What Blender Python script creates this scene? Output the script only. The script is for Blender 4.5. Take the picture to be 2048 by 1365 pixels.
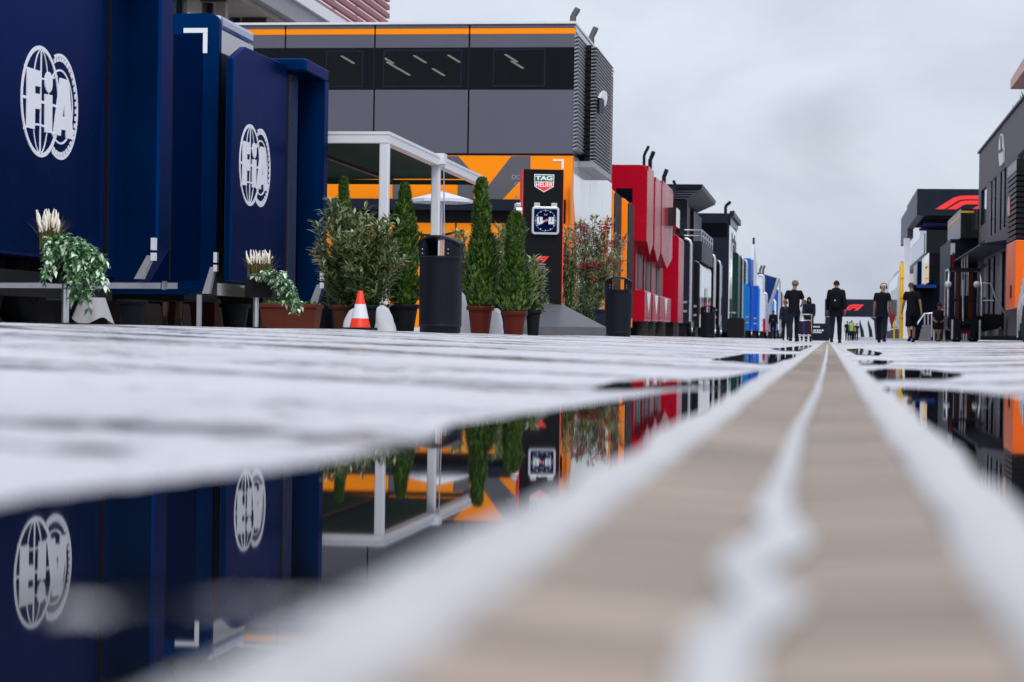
import bpy, math, random
from mathutils import Vector, Matrix
random.seed(7)
R = math.radians
S = bpy.context.scene
for o in list(bpy.data.objects): bpy.data.objects.remove(o)

# ---------------------------------------------------------------- camera
FP = 4500.0                      # focal length in photo pixels (2048 wide)
CAMZ = 0.09                      # lens height above the puddles
yaw = math.atan(631/FP); pitch = math.atan(11.75/4544.0); roll = math.atan(0.0147)
fwd = Vector((-math.sin(yaw)*math.cos(pitch), math.cos(yaw)*math.cos(pitch), -math.sin(pitch)))
r0 = Vector((math.cos(yaw), math.sin(yaw), 0)); u0 = r0.cross(fwd)
rv = r0*math.cos(roll) + u0*math.sin(roll); uv = -r0*math.sin(roll) + u0*math.cos(roll)
CP = Vector((0, 0, CAMZ))
cd = bpy.data.cameras.new("camera"); cam = bpy.data.objects.new("camera", cd)
S.collection.objects.link(cam); S.camera = cam
cam.matrix_world = Matrix(((rv.x, uv.x, -fwd.x, 0), (rv.y, uv.y, -fwd.y, 0), (rv.z, uv.z, -fwd.z, CAMZ), (0, 0, 0, 1)))
cd.sensor_width = 36; cd.lens = FP/2048*36
cd.clip_start = 0.02; cd.clip_end = 5000
cd.dof.use_dof = True; cd.dof.focus_distance = 31.0; cd.dof.aperture_fstop = cd.lens/17.0

# ---------------------------------------------------------------- sky and sun
SUN_EL, SUN_AZ = 42, 160
w = bpy.data.worlds.new("World"); S.world = w; w.use_nodes = True
nt = w.node_tree; N = nt.nodes; L = nt.links
for n in list(N): N.remove(n)
out = N.new('ShaderNodeOutputWorld'); bg = N.new('ShaderNodeBackground')
sky = N.new('ShaderNodeTexSky'); sky.sky_type = 'NISHITA'; sky.sun_disc = False
sky.sun_elevation = R(SUN_EL); sky.sun_rotation = R(SUN_AZ); sky.dust_density = 4
tc = N.new('ShaderNodeTexCoord')
sep = N.new('ShaderNodeSeparateXYZ'); L.new(tc.outputs['Generated'], sep.inputs[0])
# cloud deck: noise stretched along the horizon
mp = N.new('ShaderNodeMapping'); mp.inputs['Scale'].default_value = (1.0, 1.0, 2.0)
mp.inputs['Location'].default_value = (3.1, 1.7, 0.4)
L.new(tc.outputs['Generated'], mp.inputs[0])
nz = N.new('ShaderNodeTexNoise'); nz.inputs['Scale'].default_value = 8.5; nz.inputs['Detail'].default_value = 5
nz.inputs['Roughness'].default_value = 0.5; nz.inputs['Distortion'].default_value = 0.35
L.new(mp.outputs[0], nz.inputs['Vector'])
cr = N.new('ShaderNodeValToRGB'); L.new(nz.outputs['Fac'], cr.inputs[0])
cr.color_ramp.elements[0].position = 0.30; cr.color_ramp.elements[0].color = (6.05, 6.5, 7.8, 1)
cr.color_ramp.elements[1].position = 0.60; cr.color_ramp.elements[1].color = (7.5, 8.15, 9.2, 1)
# the overcast deck brightens towards the zenith
el = N.new('ShaderNodeMapRange'); L.new(sep.outputs['Z'], el.inputs['Value'])
el.inputs['From Min'].default_value = 0.0; el.inputs['From Max'].default_value = 0.75
el.inputs['To Min'].default_value = 0.86; el.inputs['To Max'].default_value = 1.75
mul = N.new('ShaderNodeVectorMath'); mul.operation = 'SCALE'
L.new(cr.outputs[0], mul.inputs[0]); L.new(el.outputs[0], mul.inputs['Scale'])
# one faint heavier cloud over the far end of the road
pd = N.new('ShaderNodeVectorMath'); pd.operation = 'DISTANCE'; L.new(tc.outputs['Generated'], pd.inputs[0]); pd.inputs[1].default_value = (-.005, .995, .091)
pn = N.new('ShaderNodeMath'); pn.operation = 'MULTIPLY_ADD'; L.new(nz.outputs['Fac'], pn.inputs[0]); pn.inputs[1].default_value = .09; L.new(pd.outputs['Value'], pn.inputs[2])
pr_ = N.new('ShaderNodeMapRange'); pr_.interpolation_type = 'SMOOTHSTEP'; L.new(pn.outputs[0], pr_.inputs['Value'])
pr_.inputs['From Min'].default_value = .045; pr_.inputs['From Max'].default_value = .085; pr_.inputs['To Min'].default_value = .87; pr_.inputs['To Max'].default_value = 1.0
mul2 = N.new('ShaderNodeVectorMath'); mul2.operation = 'SCALE'; L.new(mul.outputs[0], mul2.inputs[0]); L.new(pr_.outputs[0], mul2.inputs['Scale']); mul = mul2
mx = N.new('ShaderNodeMixRGB'); mx.inputs[0].default_value = 0.94
L.new(sky.outputs[0], mx.inputs[1]); L.new(mul.outputs[0], mx.inputs[2])
L.new(mx.outputs[0], bg.inputs['Color']); bg.inputs['Strength'].default_value = 0.1
L.new(bg.outputs[0], out.inputs[0])
sd = bpy.data.lights.new("sun", 'SUN'); sd.energy = 1.5; sd.angle = R(30); sd.color = (1, 0.97, 0.92)
so = bpy.data.objects.new("sun", sd); S.collection.objects.link(so)
d = Vector((math.sin(R(SUN_AZ))*math.cos(R(SUN_EL)), math.cos(R(SUN_AZ))*math.cos(R(SUN_EL)), math.sin(R(SUN_EL))))
so.rotation_euler = (-d).to_track_quat('-Z', 'Y').to_euler()
S.view_settings.view_transform = 'Standard'; S.view_settings.look = 'None'
S.view_settings.exposure = 0.0; S.view_settings.gamma = 1
S.render.engine = 'CYCLES'

# ---------------------------------------------------------------- picture -> place
def ray(px, py): return fwd*FP + rv*(px-1024) - uv*(py-682.5)
def F(px, py, Y):                       # the point of a frontal plane
    d = ray(px, py); return CP + d*(Y/d.y)
def SD(px, py, X):                      # the point of a plane along the road
    d = ray(px, py); return CP + d*(X/d.x)
def G(px, py, z=0.0):
    d = ray(px, py); return CP + d*((z-CAMZ)/d.z)
def YX(px, X): return SD(px, 680, X).y
def hz(x, y=0):                         # ground height: dished towards the drain
    a = abs(x)
    if a < .42: return -.004
    if a < 5: return -.004 + .0265*(a-.42)
    return .1174 + min(.05, .003*(a-5))

# ---------------------------------------------------------------- helpers
COL = S.collection
def tag(o, label=None, cat=None, group=None, kind=None):
    if label: o['label'] = label
    if cat: o['category'] = cat
    if group: o['group'] = group
    if kind: o['kind'] = kind
    return o
def thing(name, label, cat, loc=(0, 0, 0), rz=0, group=None):
    o = bpy.data.objects.new(name, None); COL.objects.link(o); o.empty_display_size = .2
    o.location = loc; o.rotation_euler = (0, 0, rz); o['off'] = tuple(loc)
    return tag(o, label, cat, group)
def root(o):
    while o.parent: o = o.parent
    return o
def copy_tree(o, parent=None):
    c = o.copy(); COL.objects.link(c)
    c.parent = parent
    for ch in list(o.children): copy_tree(ch, c)
    return c

class MB:
    """vertices and faces of ONE mesh object; local=True: authored round the thing's own base"""
    def __init__(s): s.v = []; s.f = []; s.m = []; s.sm = []
    def add(s, vs, fs, mi=0, smooth=False):
        b = len(s.v); s.v += [tuple(x) for x in vs]
        for f in fs: s.f.append([b+i for i in f]); s.m.append(mi); s.sm.append(smooth)
        return s
    def box(s, a, b, mi=0):
        x0, y0, z0 = a; x1, y1, z1 = b
        if x0 > x1: x0, x1 = x1, x0
        if y0 > y1: y0, y1 = y1, y0
        if z0 > z1: z0, z1 = z1, z0
        return s.add([(x0,y0,z0),(x1,y0,z0),(x1,y1,z0),(x0,y1,z0),(x0,y0,z1),(x1,y0,z1),(x1,y1,z1),(x0,y1,z1)],
                     [(0,3,2,1),(4,5,6,7),(0,1,5,4),(1,2,6,5),(2,3,7,6),(3,0,4,7)], mi)
    def rbox(s, a, b, r, mi=0, n=3, ax='y'):
        """box with its four edges along an axis rounded"""
        x0, y0, z0 = a; x1, y1, z1 = b
        if ax == 'y': A, B, C, D = x0, x1, z0, z1
        elif ax == 'z': A, B, C, D = x0, x1, y0, y1
        else: A, B, C, D = y0, y1, z0, z1
        rr = r if isinstance(r, (list, tuple)) else (r, r, r, r)   # corners: (A,C) (B,C) (B,D) (A,D)
        pts = []
        for (cx, cy, a0, q) in ((A, C, 180, 0), (B, C, 270, 1), (B, D, 0, 2), (A, D, 90, 3)):
            q = rr[q]; ox = cx + (q if cx == A else -q); oy = cy + (q if cy == C else -q)
            if q < 1e-4: pts.append((cx, cy)); continue
            for k in range(n+1):
                t = R(a0 + 90*k/n); pts.append((ox+q*math.cos(t), oy+q*math.sin(t)))
        if ax == 'y': p0 = [(p[0], y0, p[1]) for p in pts]; off = (0, y1-y0, 0)
        elif ax == 'z': p0 = [(p[0], p[1], z0) for p in pts]; off = (0, 0, z1-z0)
        else: p0 = [(x0, p[0], p[1]) for p in pts]; off = (x1-x0, 0, 0)
        return s.prism(p0, off, mi)
    def prism(s, pts, off, mi=0):
        n = len(pts); off = Vector(off); P = [Vector(p) for p in pts]
        vs = P + [p+off for p in P]
        fs = [tuple(range(n))[::-1], tuple(range(n, 2*n))] + [(i, (i+1) % n, n+(i+1) % n, n+i) for i in range(n)]
        # keep the outside out
        nn = Vector((0, 0, 0))
        for i in range(n): nn += (P[i]-P[0]).cross(P[(i+1) % n]-P[0])
        if nn.dot(off) < 0: fs = [f[::-1] for f in fs]
        return s.add(vs, fs, mi)
    def tube(s, pts, rad, n=8, mi=0, cap=True, smooth=True):
        P = [Vector(p) for p in pts]; m = len(P)
        rs = rad if isinstance(rad, (list, tuple)) else [rad]*m
        vs = []; fs = []; prev = None
        for i, p in enumerate(P):
            t = (P[min(i+1, m-1)]-P[max(i-1, 0)]).normalized()
            if prev is None:
                a = t.cross(Vector((0, 0, 1)));
                if a.length < .1: a = t.cross(Vector((0, 1, 0)))
            else: a = prev - t*prev.dot(t)
            a.normalize(); prev = a; b = t.cross(a)
            for k in range(n):
                th = 2*math.pi*k/n; vs.append(p + (a*math.cos(th)+b*math.sin(th))*rs[i])
        for i in range(m-1):
            for k in range(n):
                k2 = (k+1) % n; fs.append((i*n+k, i*n+k2, (i+1)*n+k2, (i+1)*n+k))
        s.add(vs, fs, mi, smooth)
        if cap:
            s.add(vs[:n], [tuple(range(n))[::-1]], mi); s.add(vs[-n:], [tuple(range(n))], mi)
        return s
    def lathe(s, prof, c=(0, 0, 0), n=24, mi=0, sx=1, sy=1, smooth=True, ax='z'):
        vs = []; fs = []
        for (r, z) in prof:
            for k in range(n):
                t = 2*math.pi*k/n; x, y = r*math.cos(t)*sx, r*math.sin(t)*sy
                if ax == 'z': vs.append((c[0]+x, c[1]+y, c[2]+z))
                elif ax == 'x': vs.append((c[0]+z, c[1]+x, c[2]+y))
                else: vs.append((c[0]+x, c[1]-z, c[2]+y))
        for i in range(len(prof)-1):
            for k in range(n):
                k2 = (k+1) % n; fs.append((i*n+k, i*n+k2, (i+1)*n+k2, (i+1)*n+k))
        return s.add(vs, fs, mi, smooth)
    def ball(s, c, r, mi=0, n=14, m=8, sx=1, sy=1, sz=1):
        prof = [(r*math.sin(math.pi*i/m)+1e-5, -r*sz*math.cos(math.pi*i/m)) for i in range(m+1)]
        return s.lathe(prof, c, n, mi, sx, sy)
    def build(s, name, mats, parent=None, local=False, bevel=0):
        me = bpy.data.meshes.new(name)
        off = Vector((0, 0, 0))
        if parent is not None and not local: off = Vector(root(parent).get('off', (0, 0, 0)))
        me.from_pydata([tuple(Vector(v)-off) for v in s.v], [], s.f)
        if not isinstance(mats, (list, tuple)): mats = [mats]
        for m in mats: me.materials.append(m)
        for p, mi, sm in zip(me.polygons, s.m, s.sm): p.material_index = mi; p.use_smooth = sm
        me.update()
        o = bpy.data.objects.new(name, me); COL.objects.link(o)
        if parent is not None: o.parent = parent
        if bevel:
            b = o.modifiers.new('bevel', 'BEVEL'); b.width = bevel; b.segments = 2; b.limit_method = 'ANGLE'
        return o

def text(s, size, mat, origin, udir, vdir, name, parent, depth=.006, align='CENTER', shear=0, sx=1.0, local=False, bold=0):
    """lettering as a thin raised mesh on a plane spanned by udir (reading direction) and vdir (up)"""
    cu = bpy.data.curves.new(name, 'FONT'); cu.body = s; cu.size = size; cu.align_x = align; cu.align_y = 'CENTER'
    cu.extrude = depth/2; cu.shear = shear; cu.offset = bold
    t = bpy.data.objects.new(name+'_t', cu); COL.objects.link(t)
    dg = bpy.context.evaluated_depsgraph_get(); dg.update()
    me = bpy.data.meshes.new_from_object(t.evaluated_get(dg)); bpy.data.objects.remove(t)
    U = Vector(udir).normalized(); V = Vector(vdir).normalized(); W = U.cross(V); O = Vector(origin)
    off = Vector((0, 0, 0)) if local or parent is None else Vector(root(parent).get('off', (0, 0, 0)))
    for v in me.vertices: v.co = O + U*v.co.x*sx + V*v.co.y + W*v.co.z - off
    me.materials.clear(); me.materials.append(mat)
    o = bpy.data.objects.new(name, me); COL.objects.link(o)
    if parent is not None: o.parent = parent
    return o

# ---------------------------------------------------------------- materials
def mat(name, col, rough=.5, metal=0, coat=0, var=.12, scale=6, bump=0, bscale=60, spec=None, rvar=.08, stretch=(1, 1, 1)):
    if spec is None: spec = .5 if max(col[:3]) > .2 or rough < .15 else .12
    m = bpy.data.materials.new(name); m.use_nodes = True
    nt = m.node_tree; b = nt.nodes['Principled BSDF']; L = nt.links
    tc = nt.nodes.new('ShaderNodeTexCoord'); mp = nt.nodes.new('ShaderNodeMapping'); mp.inputs['Scale'].default_value = stretch
    L.new(tc.outputs['Object'], mp.inputs[0])
    nz = nt.nodes.new('ShaderNodeTexNoise'); nz.inputs['Scale'].default_value = scale; nz.inputs['Detail'].default_value = 6
    L.new(mp.outputs[0], nz.inputs['Vector'])
    mx = nt.nodes.new('ShaderNodeMixRGB'); L.new(nz.outputs['Fac'], mx.inputs[0])
    mx.inputs[1].default_value = tuple(min(1, c*(1-var)) for c in col[:3])+(1,)
    mx.inputs[2].default_value = tuple(min(1, c*(1+var)) for c in col[:3])+(1,)
    L.new(mx.outputs[0], b.inputs['Base Color'])
    mr = nt.nodes.new('ShaderNodeMapRange'); L.new(nz.outputs['Fac'], mr.inputs['Value'])
    mr.inputs['To Min'].default_value = max(0.01, rough-rvar); mr.inputs['To Max'].default_value = min(1, rough+rvar)
    L.new(mr.outputs[0], b.inputs['Roughness'])
    b.inputs['Metallic'].default_value = metal; b.inputs['Coat Weight'].default_value = coat; b.inputs['Coat Roughness'].default_value = .05
    b.inputs['Specular IOR Level'].default_value = spec
    if bump:
        n2 = nt.nodes.new('ShaderNodeTexNoise'); n2.inputs['Scale'].default_value = bscale; n2.inputs['Detail'].default_value = 3
        L.new(mp.outputs[0], n2.inputs['Vector'])
        bp = nt.nodes.new('ShaderNodeBump'); bp.inputs['Strength'].default_value = bump; bp.inputs['Distance'].default_value = .02
        L.new(n2.outputs['Fac'], bp.inputs['Height']); L.new(bp.outputs[0], b.inputs['Normal'])
    return m
def leafmat(name, col, rough=.45, var=.45):
    m = mat(name, col, rough, var=var, scale=9, rvar=.1, spec=.4)
    nt = m.node_tree; b = nt.nodes['Principled BSDF']
    gi = nt.nodes.new('ShaderNodeNewGeometry'); mx = nt.nodes.new('ShaderNodeMixRGB'); mx.blend_type = 'MULTIPLY'
    src = b.inputs['Base Color'].links[0].from_socket
    ad = nt.nodes.new('ShaderNodeMapRange'); nt.links.new(gi.outputs['Random Per Island'], ad.inputs['Value'])
    ad.inputs['To Min'].default_value = .55; ad.inputs['To Max'].default_value = 1.5
    mx.inputs[0].default_value = 1; nt.links.new(src, mx.inputs[1]); nt.links.new(ad.outputs[0], mx.inputs[2])
    nt.links.new(mx.outputs[0], b.inputs['Base Color'])
    return m
def emis(name, col, st):
    m = bpy.data.materials.new(name); m.use_nodes = True; b = m.node_tree.nodes['Principled BSDF']
    b.inputs['Base Color'].default_value = (*col, 1); b.inputs['Emission Color'].default_value = (*col, 1); b.inputs['Emission Strength'].default_value = st
    return m
def glassmat(name, tint=(.3, .32, .36), fac=.5, rough=.02):
    m = bpy.data.materials.new(name); m.use_nodes = True; nt = m.node_tree
    for n in list(nt.nodes): nt.nodes.remove(n)
    o = nt.nodes.new('ShaderNodeOutputMaterial'); t = nt.nodes.new('ShaderNodeBsdfTransparent'); g = nt.nodes.new('ShaderNodeBsdfGlossy')
    t.inputs[0].default_value = (*tint, 1); g.inputs['Roughness'].default_value = rough; g.inputs[0].default_value = (.9, .93, 1, 1)
    lw = nt.nodes.new('ShaderNodeFresnel'); lw.inputs[0].default_value = 1.28
    mx = nt.nodes.new('ShaderNodeMixShader'); nt.links.new(lw.outputs[0], mx.inputs[0])
    nt.links.new(t.outputs[0], mx.inputs[1]); nt.links.new(g.outputs[0], mx.inputs[2]); nt.links.new(mx.outputs[0], o.inputs[0])
    return m

M = {}
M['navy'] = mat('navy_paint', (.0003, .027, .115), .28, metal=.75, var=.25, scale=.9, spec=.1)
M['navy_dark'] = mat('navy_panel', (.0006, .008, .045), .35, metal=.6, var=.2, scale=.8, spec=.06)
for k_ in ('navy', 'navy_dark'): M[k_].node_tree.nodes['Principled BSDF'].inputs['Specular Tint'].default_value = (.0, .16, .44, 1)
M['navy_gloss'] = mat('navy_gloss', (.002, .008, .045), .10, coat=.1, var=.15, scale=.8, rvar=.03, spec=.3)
M['roof_blue'] = mat('glossy_pale_blue_band', (.10, .13, .26), .12, coat=.6, var=.1, rvar=.04)
M['mirror_dark'] = mat('dark_mirror_panel', (.36, .35, .35), .06, metal=.9, var=.1, rvar=.03, bump=.03, bscale=1.2)
M['white_mark'] = mat('white_marking', (.75, .76, .80), .45, var=.03)
M['white_metal'] = mat('white_metal', (.66, .67, .70), .35, var=.06)
M['white_side'] = mat('white_gloss_panel', (.62, .64, .67), .07, coat=.8, var=.06, rvar=.03, bump=.02, bscale=1.5)
M['silver'] = mat('brushed_silver', (.55, .56, .60), .3, metal=.85, var=.1, rvar=.1)
M['alu'] = mat('aluminium_bumper', (.34, .34, .38), .45, metal=.3, var=.1)
M['black'] = mat('black_plastic', (.008, .008, .010), .5, var=.3)
M['rubber'] = mat('rubber', (.012, .012, .012), .75, var=.2)
M['black_gloss'] = mat('black_gloss_panel', (.006, .006, .008), .10, coat=.8, var=.3, scale=1, rvar=.04)
M['kiosk'] = mat('matt_black_panel', (.005, .005, .006), .38, var=.3, scale=3)
M['slate'] = mat('slate_blue_black', (.010, .014, .026), .4, var=.25, scale=1.5)
M['bin'] = mat('bin_plastic', (.007, .009, .014), .42, var=.25, scale=4, bump=.05, bscale=200)
M['orange'] = mat('papaya_paint', (.98, .27, .002), .35, var=.04, scale=1.2, spec=.15)
M['orange_deep'] = mat('deep_orange_paint', (.85, .13, .004), .3, var=.06, scale=1.2, spec=.25)
M['grey_panel'] = mat('anthracite_panel', (.105, .105, .135), .25, coat=.12, var=.07, scale=.5)
M['grey_stripe'] = mat('grey_graphic', (.10, .10, .115), .35, coat=.3, var=.06)
M['dark_glass'] = mat('dark_glass', (.004, .005, .008), .06, var=.3, scale=.4, rvar=.03, spec=.12)
M['glass'] = glassmat('window_glass', (.42, .45, .5))
M['clear'] = glassmat('clear_glass', (.8, .84, .86))
M['louvre'] = mat('louvre_blade', (.30, .31, .34), .4, metal=.3, var=.1)
M['louvre_dark'] = mat('dark_louvre_blade', (.009, .0095, .012), .35, var=.2)
M['red'] = mat('red_paint', (.36, .001, .014), .25, spec=.18, var=.07, scale=.8)
M['red_dark'] = mat('deep_red_paint', (.22, .001, .010), .3, spec=.15, var=.1, scale=.8)
M['red_mark'] = mat('red_marking', (.9, .03, .03), .4, var=.03)
M['grille'] = mat('metal_grille', (.11, .11, .115), .5, metal=.3, var=.8, scale=60)
M['pod_glass'] = mat('smoked_pod_glass', (.006, .006, .008), .45, var=.3, spec=.04)
M['green_dark'] = mat('racing_green', (.003, .035, .03), .3, spec=.25, var=.15)
M['green_mark'] = mat('green_marking', (.003, .16, .08), .4, var=.04)
M['blue'] = mat('blue_paint', (.01, .17, .55), .3, spec=.2, var=.08)
M['blue_deep'] = mat('deep_blue_paint', (.008, .07, .42), .3, spec=.2, var=.08)
M['blue_tarp'] = mat('blue_tarpaulin', (.008, .03, .15), .5, var=.15)
M['yellow'] = mat('yellow_paint', (.85, .48, .01), .4, var=.06)
M['purple'] = mat('purple_strip', (.06, .03, .25), .4)
M['concrete'] = mat('concrete', (.26, .26, .29), .85, var=.2, scale=2, bump=.2, bscale=30)
M['soffit'] = mat('concrete_soffit', (.24, .215, .19), .85, var=.3, scale=1.2, bump=.2, bscale=30)
M['pink_louvre'] = mat('dusty_red_louvre', (.30, .09, .10), .6, var=.15)
M['fascia_side'] = mat('fascia_side_panel', (.11, .12, .15), .5, var=.2, scale=2, spec=.1)
M['sky_glass'] = mat('mirrored_window_glass', (.85, .87, .86), .08, metal=.9, var=.03, rvar=.03)
M['wood'] = mat('dark_wood_panel', (.05, .035, .03), .5, var=.3, scale=3, stretch=(1, 1, .2))
M['cladding'] = mat('grey_vertical_cladding', (.135, .13, .15), .6, var=.45, scale=5, stretch=(1, 2.2, .06))
M['copper'] = mat('copper_soffit', (.62, .36, .27), .45, metal=.1, var=.08)
M['terracotta'] = mat('terracotta', (.105, .026, .016), .6, var=.2, scale=7, bump=.08)
M['brown_pot'] = mat('brown_pot', (.085, .026, .016), .6, var=.2, scale=7, bump=.08)
M['red_pot'] = mat('red_brown_pot', (.085, .012, .008), .45, var=.15, scale=7)
M['black_pot'] = mat('black_pot', (.008, .009, .012), .55, var=.2)
M['soil'] = mat('soil', (.03, .02, .014), .95, var=.4, scale=40, bump=.6)
M['sack'] = mat('white_sack', (.50, .50, .53), .8, var=.12, bump=.3, bscale=14)
M['cloth'] = mat('grey_cloth', (.34, .33, .34), .85, var=.1, bump=.2, bscale=20)
M['canvas_dark'] = mat('green_black_canvas', (.022, .055, .038), .8, var=.4, scale=.8)
M['canvas_white'] = mat('white_canvas', (.60, .62, .68), .75, var=.05)
M['cone_red'] = mat('cone_orange_red', (.90, .035, .006), .45, var=.08)
M['cone_white'] = mat('cone_white', (.72, .72, .78), .4, var=.05)
M['lamp'] = emis('ceiling_lamp', (1, .88, .68), 1.1)
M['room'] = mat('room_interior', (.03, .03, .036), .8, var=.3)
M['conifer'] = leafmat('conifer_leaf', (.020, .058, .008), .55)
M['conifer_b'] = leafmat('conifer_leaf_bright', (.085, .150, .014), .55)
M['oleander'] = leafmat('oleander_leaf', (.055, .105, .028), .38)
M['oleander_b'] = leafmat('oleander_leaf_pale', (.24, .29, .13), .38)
M['ivy'] = leafmat('ivy_leaf', (.045, .16, .045), .4)
M['ivy_b'] = leafmat('ivy_leaf_pale', (.50, .62, .46), .4, .2)
M['bark'] = mat('bark', (.05, .035, .025), .9, var=.4, scale=12)
M['flower'] = leafmat('red_flower', (.55, .02, .07), .5, .3)
M['flower_p'] = leafmat('pale_flower', (.65, .40, .33), .5, .2)
M['plume'] = mat('cream_plume', (.84, .78, .66), .8, var=.15, scale=30)
M['straw'] = leafmat('straw_grass', (.14, .11, .025), .6)
M['skin'] = mat('skin', (.33, .155, .10), .5, var=.08, scale=12)
M['skin_t'] = mat('tanned_skin', (.24, .10, .06), .5, var=.08, scale=12)
M['hair_b'] = mat('dark_hair', (.014, .010, .009), .6, var=.4, scale=60)
M['hair_g'] = mat('grey_hair', (.09, .08, .075), .7, var=.4, scale=60)
M['hair_l'] = mat('light_brown_hair', (.10, .065, .04), .6, var=.4, scale=60)
M['cap'] = mat('tan_cap', (.19, .15, .10), .8, var=.2)
M['cl_black'] = mat('black_cloth', (.007, .008, .011), .85, var=.4, scale=9, bump=.4, bscale=9)
M['cl_navy'] = mat('navy_cloth', (.010, .013, .026), .85, var=.4, scale=9, bump=.4, bscale=9)
M['cl_white'] = mat('white_cloth', (.6, .6, .66), .85, var=.1, scale=9)
M['cl_red'] = mat('red_cloth', (.35, .012, .02), .8, var=.2)
M['cl_pink'] = mat('coral_cloth', (.62, .12, .11), .8, var=.2)
M['cl_hiviz'] = mat('hi_vis_cloth', (.22, .42, .07), .7, var=.15)
M['shoe_g'] = mat('grey_shoe', (.12, .12, .12), .6, var=.7, scale=30)
M['sock'] = mat('white_sock', (.7, .7, .78), .8, var=.1)
M['brown'] = mat('dark_red_crate', (.035, .010, .012), .6, var=.3)
# ---------------------------------------------------------------- ground
def wet_asphalt():
    m = bpy.data.materials.new('wet_asphalt'); m.use_nodes = True; nt = m.node_tree; b = nt.nodes['Principled BSDF']; L = nt.links
    tc = nt.nodes.new('ShaderNodeTexCoord')
    def noise(sc, det, vec=(1, 1, 1), rough=.5):
        mp = nt.nodes.new('ShaderNodeMapping'); mp.inputs['Scale'].default_value = vec; L.new(tc.outputs['Object'], mp.inputs[0])
        n = nt.nodes.new('ShaderNodeTexNoise'); n.inputs['Scale'].default_value = sc; n.inputs['Detail'].default_value = det; n.inputs['Roughness'].default_value = rough
        L.new(mp.outputs[0], n.inputs['Vector']); return n.outputs['Fac']
    def ramp(src, a, b2, c0=(0, 0, 0, 1), c1=(1, 1, 1, 1)):
        r = nt.nodes.new('ShaderNodeValToRGB'); L.new(src, r.inputs[0])
        r.color_ramp.elements[0].position = a; r.color_ramp.elements[1].position = b2
        r.color_ramp.elements[0].color = c0; r.color_ramp.elements[1].color = c1; return r.outputs[0]
    big = noise(.9, 3, (.35, 1.0, 1)); fine = noise(26, 4, (.6, 1, 1)); mid = noise(5, 3, (.5, 1, 1))
    def math_(op, a_, b_):
        n = nt.nodes.new('ShaderNodeMath'); n.operation = op
        for i_, v in enumerate((a_, b_)):
            if isinstance(v, float): n.inputs[i_].default_value = v
            else: L.new(v, n.inputs[i_])
        return n.outputs[0]
    w_ = math_('ADD', math_('MULTIPLY', big, .46), math_('ADD', math_('MULTIPLY', mid, .26), math_('MULTIPLY', fine, .28)))
    film = ramp(w_, .52, .555)            # patches where water still fills the texture
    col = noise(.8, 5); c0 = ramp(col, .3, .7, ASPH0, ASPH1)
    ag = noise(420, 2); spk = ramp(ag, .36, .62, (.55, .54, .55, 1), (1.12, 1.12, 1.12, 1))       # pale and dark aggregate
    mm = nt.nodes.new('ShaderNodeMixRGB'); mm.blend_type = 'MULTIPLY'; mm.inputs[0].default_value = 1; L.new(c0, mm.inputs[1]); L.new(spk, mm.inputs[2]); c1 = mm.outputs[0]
    mx = nt.nodes.new('ShaderNodeMixRGB'); L.new(film, mx.inputs[0]); L.new(c1, mx.inputs[1]); mx.inputs[2].default_value = (.06, .06, .068, 1)
    L.new(mx.outputs[0], b.inputs['Base Color'])
    rg = nt.nodes.new('ShaderNodeMapRange'); L.new(film, rg.inputs['Value']); rg.inputs['To Min'].default_value = .62; rg.inputs['To Max'].default_value = .10
    L.new(rg.outputs[0], b.inputs['Roughness'])
    grain = noise(230, 2); st = nt.nodes.new('ShaderNodeMapRange'); L.new(film, st.inputs['Value']); st.inputs['To Min'].default_value = .9; st.inputs['To Max'].default_value = .12
    bp = nt.nodes.new('ShaderNodeBump'); L.new(grain, bp.inputs['Height']); L.new(st.outputs[0], bp.inputs['Strength']); bp.inputs['Distance'].default_value = .004
    L.new(bp.outputs[0], b.inputs['Normal'])
    b.inputs['Specular IOR Level'].default_value = .5
    return m
ASPH0 = (.50, .49, .515, 1); ASPH1 = (.68, .665, .70, 1)  # pale base puts the sky glare of the wet surface into the colour
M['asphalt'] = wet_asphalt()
M['water'] = mat('puddle_water', (.004, .0045, .006), .015, var=.1, spec=.14, rvar=.008, bump=.004, bscale=6)
M['film'] = mat('water_film_sky_sheen', (.42, .41, .41), .3, var=.4, spec=.5, rvar=.04, bump=.02, bscale=40)  # pale base colour paints the sky's sheen onto the water
M['kerbstone'] = mat('wet_pale_concrete', (.46, .44, .44), .45, spec=.4, var=.35, scale=30, bump=.35, bscale=150)

def grid_vals(a, b, n, p=1.0): return [a+(b-a)*(i/n)**p for i in range(n+1)]
xs = sorted(set([round(v, 4) for v in
     [-600, -200, -80, -40, -25, -18, -14, -11, -9, -8, -7, -6, -5.5, -5, -4.5, -4, -3.5, -3, -2.5, -2, -1.6, -1.3, -1, -.8, -.6, -.5, -.42, -.3, -.19]]))
xs = xs + [-.17] ; xr = [.105] + [-v for v in xs[::-1][2:]]
ys = [-30, -8, -2, 0] + [.25*i for i in range(1, 24)] + [6+i for i in range(0, 24)] + [30+3*i for i in range(1, 24)] + [102+8*i for i in range(1, 26)] + [340, 420, 600, 1000, 2500]
rnd = random.Random(3)
def und(x, y):
    if abs(x) < .5: return 0
    k = min(1, (abs(x)-.5)/1.5)
    return k*(.006*math.sin(y*1.3+x*.7)+.005*math.sin(y*.47-x*1.9)+.004*math.sin(y*2.9+x*3.1)*min(1, 4/max(y, 1)))
mb = MB()
for XS in (xs, xr):
    n = len(XS); vs = [(x, y, hz(x)+und(x, y)) for y in ys for x in XS]
    fs = [(j*n+i, j*n+i+1, (j+1)*n+i+1, (j+1)*n+i) for j in range(len(ys)-1) for i in range(n-1)]
    mb.add(vs, fs, 0, True)
g = mb.build('ground', M['asphalt']); tag(g, kind='structure')

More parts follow.
